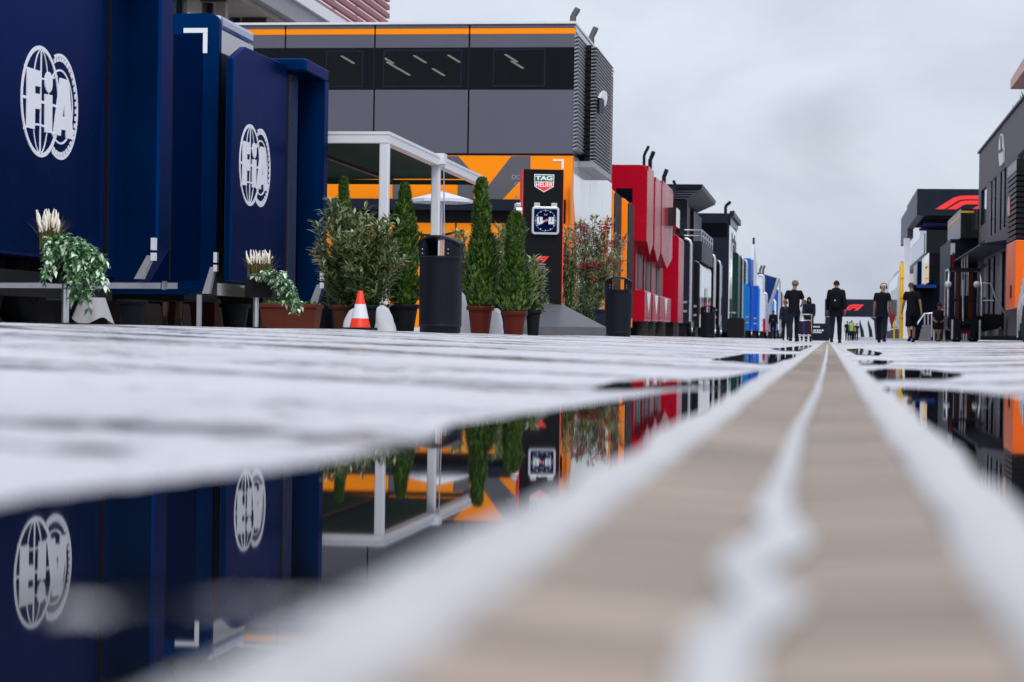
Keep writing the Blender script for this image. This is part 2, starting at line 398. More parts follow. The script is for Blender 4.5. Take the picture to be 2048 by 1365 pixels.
# the drain: two shallow courses of beige ribbed pavers meeting in a seam, pale concrete edging each side
M['paver'] = None
def paver():
    m = bpy.data.materials.new('beige_paver'); m.use_nodes = True; nt = m.node_tree; b = nt.nodes['Principled BSDF']; L = nt.links
    tc = nt.nodes.new('ShaderNodeTexCoord')
    mp = nt.nodes.new('ShaderNodeMapping'); mp.inputs['Scale'].default_value = (.8, 12, 1); L.new(tc.outputs['Object'], mp.inputs[0])
    n = nt.nodes.new('ShaderNodeTexNoise'); n.inputs['Scale'].default_value = 3; n.inputs['Detail'].default_value = 5; L.new(mp.outputs[0], n.inputs['Vector'])
    r = nt.nodes.new('ShaderNodeValToRGB'); L.new(n.outputs['Fac'], r.inputs[0])
    r.color_ramp.elements[0].position = .35; r.color_ramp.elements[0].color = (.14, .088, .055, 1)
    r.color_ramp.elements[1].position = .66; r.color_ramp.elements[1].color = (.41, .315, .235, 1)
    b.inputs['Roughness'].default_value = .5; b.inputs['Specular IOR Level'].default_value = .38
    gi = nt.nodes.new('ShaderNodeNewGeometry'); r2 = nt.nodes.new('ShaderNodeMapRange'); L.new(gi.outputs['Random Per Island'], r2.inputs['Value']); r2.inputs['To Min'].default_value = .70; r2.inputs['To Max'].default_value = 1.10
    mm = nt.nodes.new('ShaderNodeMixRGB'); mm.blend_type = 'MULTIPLY'; mm.inputs[0].default_value = 1; L.new(r.outputs[0], mm.inputs[1]); L.new(r2.outputs[0], mm.inputs[2]); L.new(mm.outputs[0], b.inputs['Base Color'])
    n2 = nt.nodes.new('ShaderNodeTexNoise'); n2.inputs['Scale'].default_value = 160; L.new(tc.outputs['Object'], n2.inputs['Vector'])
    bp = nt.nodes.new('ShaderNodeBump'); bp.inputs['Strength'].default_value = .5; bp.inputs['Distance'].default_value = .004
    L.new(n2.outputs['Fac'], bp.inputs['Height']); L.new(bp.outputs[0], b.inputs['Normal'])
    return m
M['paver'] = paver()
drain = MB(); edge = MB()
def strip(mbx, pts, y0, y1, mi=0):           # cross-section in x,z swept along y
    n = len(pts); vs = [(x, y0, z) for x, z in pts]+[(x, y1, z) for x, z in pts]
    mbx.add(vs, [(i, i+1, n+i+1, n+i) for i in range(n-1)], mi)
y = -1.0; step = .075
yy = []
while y < 14: yy.append((y, y+step-rnd.uniform(.0015, .004))); y += step*1
while y < 330: yy.append((y, y+4-.004)); y += 4
for a, b2 in yy:
    j = rnd.uniform(-.0006, .0006)
    strip(drain, [(-.108, .0005+j), (-.034, -.0035+j)], a, b2); strip(drain, [(-.026, -.0035-j), (.055, .0008-j)], a, b2)
strip(drain, [(-.108, -.006), (.055, -.006)], -1, 330)
tag(drain.build('drain_channel', M['paver']), kind='structure')
yk = -.6; prev = None; vsL = []
ks = []
while yk < 330:
    ks.append(yk); yk += .035 if yk < 4 else (.2 if yk < 16 else 12)
cl = cr2 = dl2 = dr2 = 0
rows_ = []
for y in ks:
    k = .35 if y < 5 else .15
    cl = cl*.85+rnd.uniform(-1, 1)*.0030*k*2; cr2 = cr2*.85+rnd.uniform(-1, 1)*.0030*k*2; dl2 = dl2*.93+rnd.uniform(-1, 1)*.004*k*2; dr2 = dr2*.93+rnd.uniform(-1, 1)*.004*k*2
    rows_.append(((-.166+dl2, y, -.006), (-.152+dl2, y, .0012), (-.140, y, .0026+rnd.uniform(-.0004, .0004)), (-.110+cl, y, .003), (-.108+cl, y, -.006),
                  (.055+cr2, y, -.006), (.057+cr2, y, .003), (.08, y, .0026+rnd.uniform(-.0004, .0004)), (.105+dr2, y, .0012), (.120+dr2, y, -.006)))
vs = [p for r_ in rows_ for p in r_]
edge.add(vs, [(10*i+k, 10*i+k+1, 10*i+11+k, 10*i+10+k) for i in range(len(rows_)-1) for k in (0, 1, 2, 3, 5, 6, 7, 8)], 0, True)
tag(edge.build('drain_kerb', M['kerbstone']), kind='structure')
# trickle of water in the seam and near pools, drawn as its pale sky sheen
tl = [(1653.6, 689), (1651, 705), (1640, 745), (1622, 790), (1583, 850), (1553, 920), (1515, 985), (1492, 1022), (1512, 1048), (1470, 1075), (1420, 1100), (1404, 1140), (1440, 1180), (1446, 1202), (1395, 1228), (1340, 1260), (1333, 1330), (1320, 1420), (1280, 1600)]
trr = [(1656.0, 689), (1657, 705), (1651, 745), (1640, 790), (1613, 850), (1604, 920), (1592, 985), (1602, 1030), (1638, 1065), (1643, 1098), (1588, 1120), (1560, 1150), (1618, 1178), (1642, 1208), (1600, 1240), (1560, 1272), (1532, 1330), (1545, 1420), (1560, 1600)]
P_ = []
mid_ = [((a[0]+b_[0])/2) for a, b_ in zip(tl, trr)]
tl = [(m_+(a[0]-m_)*.72, a[1]) for a, m_ in zip(tl, mid_)]; trr = [(m_+(a[0]-m_)*.72, a[1]) for a, m_ in zip(trr, mid_)]
for side_ in (tl, trr[::-1]):
    q = [G(px, py, -.0006) for px, py in side_]
    for i in range(len(q)-1):
        n = 10 if q[i].y < 12 else 2
        for k in range(n):
            v = q[i].lerp(q[i+1], k/n); amp = min(.002, .0007*max(.7, v.y)); P_.append(v+Vector((rnd.uniform(-amp, amp), rnd.uniform(-amp, amp), 0)))
    P_.append(q[-1])
tr = MB(); tr.add(P_, [tuple(range(len(P_)))[::-1]])
tag(tr.build('water_trickle', M['film']), kind='structure')

# standing puddles either side of the drain: outlines on the flat by the channel
def puddle(pts, z=0.0):
    P = [G(px, py, z) for px, py in pts]; Q = []
    for i, a in enumerate(P):
        b2 = P[(i+1) % len(P)]; n = max(3, min(40, int((a-b2).length/.02)))
        for k in range(n):
            t = k/n; q = a.lerp(b2, t)
            q += Vector((rnd.uniform(-1, 1)*.005, rnd.uniform(-1, 1)*.016*max(1, q.y/3), 0)) if k else Vector((0, 0, 0))
            Q.append(Vector((q.x, q.y, z)))
    m = MB(); m.add(Q, [tuple(range(len(Q)))[::-1]])
    o = m.build('puddle', M['water']); return tag(o, kind='structure')
puddle([(-700, 1150), (-300, 1060), (0, 1005), (150, 982), (330, 962), (500, 943), (640, 925), (740, 902), (850, 884), (905, 848), (1000, 836), (1130, 816),
        (1240, 799), (1340, 782), (1440, 779), (1470, 765), (1500, 752), (1470, 800), (1400, 836), (1365, 858), (1310, 890), (1200, 940), (1060, 1000), (900, 1075), (760, 1150), (690, 1186),
        (560, 1180), (480, 1172), (400, 1192), (300, 1180), (200, 1200), (110, 1190), (0, 1208), (-500, 1350)])
puddle([(-600, 1370), (0, 1226), (110, 1212), (200, 1232), (300, 1206), (400, 1216), (480, 1200), (640, 1206), (560, 1262), (440, 1330), (240, 1400), (-100, 1600), (-700, 1800)])
puddle([(1180, 776), (1225, 764), (1290, 759), (1365, 760), (1400, 765), (1340, 772), (1260, 777)], .0004)
puddle([(1380, 760), (1440, 757), (1492, 748), (1530, 740), (1512, 757), (1440, 772), (1400, 774)], .0002)
puddle([(1420, 720), (1490, 708), (1590, 709), (1592, 713), (1560, 722), (1540, 728), (1470, 722)])
puddle([(1540, 698), (1615, 691), (1625, 692), (1600, 702), (1560, 701)])
puddle([(1765, 775), (1830, 776), (1900, 779), (2060, 799), (2300, 850), (2300, 1200), (2048, 1020), (1980, 965), (1900, 890), (1850, 845), (1790, 800)])
puddle([(1732, 742), (1770, 737), (1860, 740), (1930, 749), (1890, 757), (1800, 757), (1752, 758)])
puddle([(1716, 722), (1745, 720), (1790, 722), (1770, 728), (1722, 728)])
puddle([(1693, 699), (1720, 697), (1765, 706), (1758, 711), (1712, 709)])
# tar-filled joints across the asphalt
M['tar'] = mat('wet_tar', (.012, .012, .014), .12, var=.3)
def seam(x0, y0, x1, y1, wd):
    m = MB(); vs = []; n = 60
    for i in range(n+1):
        t = i/n; x = x0+(x1-x0)*t; y = y0+(y1-y0)*t + .04*math.sin(x*3+y0)
        w2 = wd*(1+.5*math.sin(x*7+y0*5))*.5
        for s in (-1, 1): vs.append((x, y+s*w2, hz(x)+und(x, y)+.004))
    m.add(vs, [(2*i, 2*i+2, 2*i+3, 2*i+1) for i in range(n)], 0, True)
    tag(m.build('tar_joint', M['tar']), kind='structure')
seam(-.5, 7.4, -8, 7.0, .04); seam(-.6, 11, -10, 10.4, .08); seam(-.6, 16, -12, 15.4, .14); seam(.5, 9, 8, 9.6, .06); seam(.5, 15, 10, 15.6, .12)
# ---------------------------------------------------------------- blue trailers on the left
XL = -8.0
def z0(px, py): return (20+px/5.056, 70+py/5.056)
_c = SD(*z0(308, 676), XL)
def em(zx, zy):                     # emblem drawing -> (along, up) metres about the globe's centre
    p = SD(*z0(zx, zy), XL); return (p.y-_c.y, p.z-_c.z)
RG = (em(308, 112)[1]-em(308, 1240)[1])/2
gc = em(305, 676); gg = em(503, 730)
def emblem(parent, Y, Z, X, t=.010):
    def P(u, v, o=0): return (X+o, Y+u, Z+v)
    ring = MB()
    def arc(mbx, c, ro, ri, a0, a1, n=48, o=0.0, tt=t):
        vs = []
        for i in range(n+1):
            a = R(a0+(a1-a0)*i/n)
            for rr, oo in ((ro, o), (ro, o+tt), (ri, o+tt), (ri, o)): vs.append(P(c[0]+rr*math.cos(a), c[1]+rr*math.sin(a), oo))
        fs = []
        for i in range(n):
            for k in range(4): fs.append((4*i+k, 4*i+(k+1) % 4, 4*i+4+(k+1) % 4, 4*i+4+k))
        mbx.add(vs, fs)
    def seg(mbx, pts, wd, o=0.0, tt=t):
        for a, b in zip(pts[:-1], pts[1:]):
            dx, dy = b[0]-a[0], b[1]-a[1]; l = math.hypot(dx, dy) or 1; nx, ny = -dy/l*wd/2, dx/l*wd/2
            mbx.prism([P(a[0]+nx, a[1]+ny, o), P(b[0]+nx, b[1]+ny, o), P(b[0]-nx, b[1]-ny, o), P(a[0]-nx, a[1]-ny, o)], (tt, 0, 0))
    arc(ring, gc, RG, RG*.925, 0, 360, 64)
    def gl(u): return [(gc[0]+u*math.cos(R(a)), gc[1]+RG*.93*math.sin(R(a))) for a in range(-90, 91, 9)]
    seg(ring, [(gc[0], gc[1]-RG*.95), (gc[0], gc[1]+RG*.95)], .022)
    seg(ring, gl(RG*.42), .015, .001, t-.002); seg(ring, gl(-RG*.42), .015, .001, t-.002)
    seg(ring, [(gc[0]-RG*.95, gc[1]+.0), (gc[0]+RG*.95, gc[1]+.0)], .028, .0015, t-.003)
    lat = lambda s: [(gc[0]+RG*.86*k/8, gc[1]+s*(RG*(.56-.0) - RG*.36*(1-(k/8)**2)*-1*0 - RG*.14*(1-(k/8)**2))) for k in range(-8, 9)]
    seg(ring, lat(-1), .022, .002, t-.004); seg(ring, lat(1), .018, .002, t-.004)
    ring.build('globe_ring', M['white_mark'], parent)
    gear = MB()
    rg = RG*.975
    arc(gear, gg, rg, rg*.94, -118, 113, 60)
    arc(gear, gg, RG*.69, RG*.655, -150, 150, 60, .0006, t-.001)
    for k in range(-12, 13):
        a = R(k*9.3); c, s = math.cos(a), math.sin(a); w2 = .024
        ro, ri = rg*.945, rg*.855
        gear.prism([P(gg[0]+ro*c-w2*s, gg[1]+ro*s+w2*c), P(gg[0]+ri*c-w2*s, gg[1]+ri*s+w2*c), P(gg[0]+ri*c+w2*s, gg[1]+ri*s-w2*c), P(gg[0]+ro*c+w2*s, gg[1]+ro*s-w2*c)], (t, 0, 0))
    gear.build('gear_ring', M['white_mark'], parent)
    def poly(mbx, pts, o=.0, tt=t+.003): mbx.prism([P(*em(*p), o) for p in pts], (tt, 0, 0))
    f = MB(); poly(f, [(165,325),(310,372),(308,530),(243,515),(243,590),(305,605),(302,755),(243,745),(240,955),(160,935)]); f.build('letter_f', M['white_mark'], parent)
    i_ = MB(); poly(i_, [(345,598),(418,612),(415,995),(345,985)])
    c = em(383, 480); ru = (em(421, 480)[0]-em(345, 480)[0])/2; rvv = (em(383, 375)[1]-em(383, 585)[1])/2
    i_.prism([P(c[0]+ru*math.cos(R(a)), c[1]+rvv*math.sin(R(a))) for a in range(0, 360, 15)], (t+.003, 0, 0)); i_.build('letter_i', M['white_mark'], parent)
    a_ = MB(); poly(a_, [(498,435),(541,448),(537,700),(522,825),(535,830),(531,962),(508,960),(503,1022),(430,1005),(490,520)])
    poly(a_, [(541,448),(585,462),(632,1060),(560,1045),(555,965),(531,962),(535,830),(548,835),(537,700)]); a_.build('letter_a', M['white_mark'], parent)

def wheels(parent, X, ys, r=.5, wd=.28):
    for y in ys:
        m = MB(); m.lathe([(.02, 0), (r*.96, 0), (r, .03), (r, wd-.03), (r*.96, wd), (.02, wd)], (X-wd, y, hz(X)+r), 24, 0, ax='x'); wo = m.build('wheel', M['rubber'], parent)
        h = MB(); h.lathe([(.01, 0), (r*.5, 0), (r*.55, .03), (r*.55, .04)], (X-.03, y, hz(X)+r), 18, 0, ax='x'); h.build('rim', M['silver'], wo)

def leg_strut(parent, X, Y, Z1, Z2, run):
    """slanted grey foot of the slide-out"""
    m = MB(); m.prism([(X, Y, Z1), (X-run+.02, Y, Z2), (X-run-.08, Y, Z2), (X-.07, Y, Z1)], (0, .10, 0)); m.build('support_strut', M['alu'], parent)
    l = MB(); l.box((X-.02, Y-.02, Z1+.06), (X+.03, Y+.06, Z1+.20)); l.box((X-.02, Y-.02, Z1-.06), (X+.03, Y+.06, Z1+.03)); l.build('corner_lamp', M['white_metal'], parent)

# --- nearest trailer
Ya, Yb = 18.2, YX(195, XL)
T = thing('hospitality_trailer', 'huge navy trailer nearest the lens, large white round emblem, cropped by the left edge', 'trailer', (XL-1.3, 21.5, 0), group='navy hospitality trailers')
zb = SD(100, 517, XL).z
b = MB(); b.rbox((XL-2.5, Ya, zb), (XL, Yb, 4.4), (.0, .03, .12, .12), 0, 3); b.build('emblem_wall', M['navy'], T)
Yc = YX(283, -8.04); Yd = YX(328, -7.62)
zb2 = SD(270, 557, XL).z
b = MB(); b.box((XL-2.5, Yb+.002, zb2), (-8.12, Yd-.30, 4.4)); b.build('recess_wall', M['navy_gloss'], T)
b = MB(); b.box((-8.12, Yb+.55, zb2+.02), (-8.09, Yb+.60, 4.3)); b.box((-8.12, Yb+.012, zb2+.02), (-8.08, Yb+.06, 4.3)); b.build('door_seam', M['black'], T)
zb3 = F(326, 495, Yd-.25).z
b = MB(); b.prism([(-8.3, Yd-.296, zb2-.05), (-7.86, Yd-.296, zb2-.05), (-7.62, Yd-.296, zb3), (-7.62, Yd-.296, 4.25), (-7.70, Yd-.296, 4.4), (-8.3, Yd-.296, 4.4)], (0, .5, 0)); b.build('slide_out_wall', M['navy'], T, bevel=.03)
b = MB(); b.box((-8.3, Yb+.1, 4.4), (-7.62, Yd+.2, 4.6)); b.build('roof_hood', M['navy'], T)
leg_strut(T, -7.64, Yd-.42, zb3-.10, F(285, 560, Yd).z, .14)
b = MB(); b.box((-10, 18.2, .42), (XL-.25, Yd, zb2-.002)); b.build('chassis', M['black'], T)
emblem(T, _c.y, _c.z, XL)
wheels(T, -8.6, (22.3, 23.6))
# bumper beam in front of the first trailer
p0 = F(0, 566, 22.2); p1 = F(355, 566, 24.6); p2 = F(355, 578, 24.6)
b = MB(); b.prism([(SD(-60, 566, -8.0).x, SD(-60, 566, -8.0).y, SD(-60, 566, -8.0).z), tuple(SD(355, 566, -7.75)), tuple(SD(355, 578, -7.75)), tuple(SD(-60, 576, -8.0))], (-.05, .06, 0))
b.build('side_rail', M['alu'], T)
b = MB(); q = SD(327, 571, -7.75); b.box((q.x-.01, q.y-.03, q.z-.05), (q.x+.02, q.y+.08, q.z+.05)); b.build('rail_clamp', M['silver'], T)

# --- middle trailer, seen end on
X2 = -8.3; Y2 = YX(430, X2)
T2 = thing('hospitality_trailer', 'navy trailer seen end-on between two others, white corner bracket on its dark end', 'trailer', (X2-1.4, Y2+.8, 0), group='navy hospitality trailers')
zt = F(425, 27, Y2).z; zbo = F(380, 590, Y2).z; Y2b = YX(500, X2)
b = MB(); b.rbox((X2-3.0, Y2, zbo), (X2, Y2+.12, zt), (.35, .45, .14, .14), 0, 6); b.build('end_wall', M['navy'], T2)
pl = F(322, 70, Y2); pr = F(406, 70, Y2); pb = F(322, 560, Y2)
b = MB(); b.box((pl.x-1.2, Y2-.012, pb.z), (pr.x, Y2+.01, pl.z)); dp = b.build('end_door', M['navy_dark'], T2)
b = MB(); q = F(347, 70, Y2); b.box((q.x-.01, Y2-.016, pb.z), (q.x+.01, Y2-.0125, pl.z)); b.build('door_gap', M['black'], dp)
a0 = F(368, 57, Y2); a1 = F(416, 57, Y2); a2 = F(416, 107, Y2)
b = MB(); b.box((a0.x, Y2-.022, a0.z-.065), (a1.x, Y2-.0135, a0.z)); b.box((a1.x-.062, Y2-.022, a2.z), (a1.x, Y2-.0135, a0.z-.067)); b.build('corner_bracket', M['white_mark'], T2)
zs = SD(440, 57, X2).z
b = MB(); b.box((X2-2.9, Y2+.122, zbo), (X2-.012, Y2b, zs-.004)); b.build('glossy_side_wall', M['mirror_dark'], T2)
b = MB(); b.box((X2-3, Y2+.122, zs), (X2, Y2b, zt)); b.build('roof_band', M['roof_blue'], T2, bevel=.06)
b = MB(); b.box((X2-3, Y2+.2, .5), (X2-.5, Y2b, zbo-.002)); b.build('chassis', M['black'], T2)
leg_strut(T2, X2+.02, Y2-.12, F(428, 535, Y2).z, F(405, 588, Y2).z, .10)
b = MB(); q = F(402, 590, Y2); b.box((q.x-.03, Y2-.10, hz(q.x)), (q.x+.03, Y2-.05, q.z)); b.build('prop_leg', M['alu'], T2)

# --- third trailer with the second emblem
T3 = thing('hospitality_trailer', 'navy trailer behind the long terracotta trough, smaller white emblem and square roof hood', 'trailer', (XL-1.2, 31.5, 0), group='navy hospitality trailers')
Y3a = YX(459, XL); Y3p = YX(484, XL); Y3b = YX(566, XL)
zl = SD(459, 112, XL).z; zp = SD(484, 90, XL).z; zq = SD(566, 127, XL).z; z3 = SD(459, 562, XL).z
b = MB(); b.prism([(XL, Y3a, z3), (XL, Y3a, zl), (XL, Y3p, zp), (XL, Y3b, zq), (XL, Y3b, z3)], (-.10, 0, 0)); b.build('emblem_wall', M['navy'], T3, bevel=.015)
o3 = SD(500, 249, XL); 
emblem(T3, o3.y+.02, o3.z-RG, XL)
Y3c = YX(605, -7.71); Y3d = YX(650, -7.71)
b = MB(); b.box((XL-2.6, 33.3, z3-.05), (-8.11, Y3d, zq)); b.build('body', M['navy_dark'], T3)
c1 = SD(605, 112, -7.71).z; c2 = SD(605, 139, -7.71).z
b = MB(); b.box((-8.6, Y3c, c2), (-7.71, Y3d, c1)); b.build('roof_hood', M['navy'], T3, bevel=.03)
zz = SD(640, 606, -7.75).z
b = MB(); b.box((-8.108, Y3b+.01, zz), (-8.03, Y3b+.24, c2-.01)); b.build('dark_post', M['navy_dark'], T3)
b = MB(); b.box((-8.108, Y3b+.26, zz), (-8.00, Y3b+.72, c2-.01)); b.build('mirror_panel', M['mirror_dark'], T3)
b = MB(); b.prism([(-8.105, Y3d-.25, zz), (-7.80, Y3d-.25, zz), (-7.71, Y3d-.25, zz+.25), (-7.71, Y3d-.25, c2-.003), (-8.105, Y3d-.25, c2-.003)], (0, .25, 0)); b.build('slide_out_wall', M['navy'], T3)
leg_strut(T3, -7.70, Y3d-.36, SD(648, 570, -7.7).z, SD(632, 607, -7.75).z, .1)
b = MB(); b.box((XL-2.6, 33.3, .5), (XL-.5, Y3d, z3-.052)); b.build('chassis', M['black'], T3)
wheels(T3, -8.65, (33.6,))
q = F(545, 640, 29.5)

# --- things seen under the trailers
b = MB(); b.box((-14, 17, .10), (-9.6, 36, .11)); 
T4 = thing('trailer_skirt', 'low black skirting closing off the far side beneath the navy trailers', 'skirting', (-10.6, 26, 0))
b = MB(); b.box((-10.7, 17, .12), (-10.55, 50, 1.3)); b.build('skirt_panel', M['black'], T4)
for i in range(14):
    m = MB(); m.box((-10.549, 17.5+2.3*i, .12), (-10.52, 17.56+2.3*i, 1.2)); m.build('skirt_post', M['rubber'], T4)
def drape(name, px0, px1, py0, py1, Y, mt, label, cat):
    a = F(px0, py0, Y); b_ = F(px1, py1, Y); n = 26; k = 9; vs = []
    xc = (a.x+b_.x)/2; hw = (b_.x-a.x)/2; H = a.z; zg = hz(xc)
    m = MB()
    for j in range(k):
        t = j/(k-1)
        for i in range(n):
            th = 2*math.pi*i/n
            r_ = hw*(.62+.38*t)*(1+.13*t*math.sin(5*th+1)+.05*math.sin(9*th))
            zz_ = H-(H-zg)*t*(.86+.14*math.sin(3*th+.7))+.01
            vs.append((xc+r_*math.cos(th), Y+r_*.7*math.sin(th), zz_))
    m.add(vs, [(j*n+i, j*n+(i+1) % n, (j+1)*n+(i+1) % n, (j+1)*n+i) for j in range(k-1) for i in range(n)], 0, True)
    m.add(vs[:n], [tuple(range(n))[::-1]], 0, True)
    o = m.build(name, mt); return tag(o, label, cat)
drape('draped_cloth', 147, 223, 597, 645, 23.0, M['cloth'], 'pale grey cloth draped over a low block under the nearest navy trailer', 'cloth')
# ---------------------------------------------------------------- two-storey orange and grey motorhome
XM = -6.4; YM = YX(1140, XM)
MH = thing('team_motorhome', 'large two-storey grey and papaya orange motorhome with a dark window band and louvred corner', 'motorhome', (XM-4, YM+3, 0))
def fz(py, px=1140): return F(px, py, YM).z
zt = fz(48); zo0 = fz(56); zo1 = fz(68); zg1 = fz(95); zw = fz(179); zj = fz(308); 
XE = F(400, 300, YM).x; YE = YX(1219, XM); DE = 9
seams = [569, 748, 937]; sx = [XE]+[F(p, 200, YM).x for p in seams]+[XM]
def rows(name, za, zb_, mt, proud=0.0, segs=True, bevel=.008):
    g_ = .02
    for i in range(len(sx)-1):
        m = MB(); m.box((sx[i]+g_, YM-proud, zb_), (sx[i+1]-(g_ if i < len(sx)-2 else 0), YM+.3, za)); m.build(name, mt, MH, bevel=bevel)
core = MB(); core.box((XE, YM+5.8, 0.3), (XM-.3, YE, zt-.1)); core.build('core_wall', M['black'], MH)
core = MB(); core.box((XE, YM+.31, 0.3), (XM-.3, YM+5.79, zw-.3)); core.build('core_wall', M['black'], MH)
core = MB(); core.box((XE, YM+.31, zg1+.5), (XM-.3, YM+5.79, zt-.1)); core.build('core_wall', M['black'], MH)
rows('roof_edge', zt, zo0, M['grey_panel'])
rows('orange_band', zo0-.004, zo1, M['orange'])
rows('upper_panel', zo1-.004, zg1, M['grey_panel'])
rows('lower_panel', zw-.01, zj, M['grey_panel'])
b = MB(); b.box((XE, YM-.05, zt+.002), (XM+.03, YE, zt+.06)); b.build('roof_slab', M['white_metal'], MH)
# window band with rooms behind
wins = [(655, 724, 105, 172), (769, 921, 103, 172), (989, 1088, 101, 171)]
def zat(py): return F(1000, py, YM).z
for wi, (a, c, t, bo) in enumerate(wins):
    x0, x1 = F(a, 140, YM).x, F(c, 140, YM).x; zt_, zb_ = F((a+c)/2, t, YM).z, F((a+c)/2, bo, YM).z
    wf = MB()
    for bx in (((x0-.04, YM-.02, zb_-.04), (x1+.04, YM+.02, zb_)), ((x0-.04, YM-.02, zt_), (x1+.04, YM+.02, zt_+.04)),
               ((x0-.04, YM-.02, zb_), (x0, YM+.02, zt_)), ((x1, YM-.02, zb_), (x1+.04, YM+.02, zt_))): wf.box(*bx)
    fo = wf.build('window', M['slate'], MH)
    p_ = MB(); p_.box((x0, YM+.0, zb_), (x1, YM+.012, zt_)); p_.build('pane', M['glass'], fo)
    spots = {0: [(693, 118)], 1: [(772, 118), (784, 130), (805, 142), (838, 117), (906, 116), (875, 143)], 2: [(1021, 115), (1033, 128)]}[wi]
    for (px, py) in spots:
        zc = zt_+.15; d_ = ray(px, py); q = CP+d_*((zc-CAMZ)/d_.z)      # where the line of sight meets the ceiling
        q = F(px, py, YM+1.2+ .4*spots.index((px, py)))
        lm = MB(); lm.prism([(q.x-.16, q.y, q.z+.06), (q.x-.10, q.y, q.z+.06), (q.x+.16, q.y+.3, q.z-.09), (q.x+.10, q.y+.3, q.z-.09)], (0, 0, .02))
        lm.build('ceiling_lamp', M['lamp'], MH)
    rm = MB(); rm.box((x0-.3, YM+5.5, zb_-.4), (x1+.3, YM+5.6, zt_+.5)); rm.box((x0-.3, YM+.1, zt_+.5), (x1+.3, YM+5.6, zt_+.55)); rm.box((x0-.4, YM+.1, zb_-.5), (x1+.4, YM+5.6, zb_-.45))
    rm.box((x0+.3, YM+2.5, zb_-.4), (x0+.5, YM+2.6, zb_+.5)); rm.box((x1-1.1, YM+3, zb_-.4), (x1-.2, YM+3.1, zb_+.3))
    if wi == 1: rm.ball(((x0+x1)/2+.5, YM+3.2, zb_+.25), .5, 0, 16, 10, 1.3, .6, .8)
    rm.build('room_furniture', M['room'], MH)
# dark glass between the windows
xs_ = [XE]+[v for a, c, t, bo in wins for v in (F(a, 140, YM).x-.04, F(c, 140, YM).x+.04)]+[XM]
for i in range(0, len(xs_), 2):
    m = MB(); m.box((xs_[i], YM+.0, zw), (xs_[i+1], YM+.04, zg1-.004)); m.build('window_band', M['dark_glass'], MH)
for (a, c, t, bo) in wins:
    x0, x1 = F(a, 140, YM).x-.04, F(c, 140, YM).x+.04; zt_, zb_ = F((a+c)/2, t, YM).z+.04, F((a+c)/2, bo, YM).z-.04
    m = MB(); m.box((x0, YM+.0, zt_), (x1, YM+.04, zg1-.004)); m.build('window_band', M['dark_glass'], MH)
    m = MB(); m.box((x0, YM+.0, zw), (x1, YM+.04, zb_)); m.build('window_band', M['dark_glass'], MH)
m = MB(); q = F(937, 100, YM).x; 
for p in (748, 937): q = F(p, 140, YM).x; m.box((q-.015, YM-.004, zw), (q+.015, YM+.03, zg1))
m.build('band_joint', M['rubber'], MH)
# ledge between floors
b = MB(); b.box((XE, YM-.02, zj-.03), (XM+.01, YM+.28, zj-.004)); b.build('floor_joint', M['black'], MH)
zl0 = zj-.05; zl1 = F(1140, 400, YM).z
b = MB(); b.box((XE, YM, zl1), (XM, YM+.3, zl0)); lo = b.build('lower_wall', M['orange'], MH)
def band(pts): 
    m = MB(); m.prism([F(x, y, YM-.006) for x, y in pts], (0, .004, 0)); m.build('grey_stripe', M['grey_stripe'], lo)
band([(880, 312.5), (916, 312.5), (962, 364), (940, 372)]); band([(1023, 312.5), (1061, 312.5), (1061, 340), (1005, 399), (955, 399)]); band([(915, 368), (948, 368), (948, 399), (915, 399)])
band([(785, 366), (818, 366), (818, 399), (785, 399)])
m = MB(); a0 = F(1106, 319, YM); a1 = F(1128, 319, YM); a2 = F(1128, 339, YM)
m.box((a0.x, YM-.02, a0.z-.05), (a1.x, YM-.001, a0.z)); m.box((a1.x-.06, YM-.02, a2.z), (a1.x, YM-.001, a0.z-.05)); m.build('corner_bracket', M['white_mark'], MH)
for tx, py in (('DO', 355), ('C', 370), ('A', 394)):
    text(tx, .16, M['louvre'], F(1033, py, YM-.004), (1, 0, 0), (0, 0, 1), 'lettering', MH, .006)
b = MB(); b.box((XE, YM-.35, F(1000, 421, YM-.35).z), (F(1130, 400, YM).x, YM-.002, F(1000, 400, YM-.35).z)); b.build('awning_rail', M['slate'], MH)
b = MB(); b.box((XE, YM+.02, F(1000, 447, YM).z), (F(1132, 400, YM).x, YM+.3, zl1-.002)); b.build('service_opening', M['black'], MH)
b = MB(); b.box((F(1132, 400, YM).x, YM, .3), (XM, YM+.3, zl1-.002)); b.build('corner_column', M['orange'], MH)
zk = F(1000, 447, YM).z-.004
for a, c in ((600, 700), (701, 820), (821, 910), (912, 1010), (1012, 1131)):
    m = MB(); m.box((F(a, 500, YM).x+.01, YM-.01, .25), (F(c, 500, YM).x-.01, YM+.3, zk)); m.build('counter_panel', M['orange'], MH)
m = MB(); m.tube([F(800, 462, YM-.15), F(840, 470, YM-.15), F(880, 472, YM-.15), F(925, 462, YM-.15)], .035, 6); m.build('cable', M['rubber'], MH)
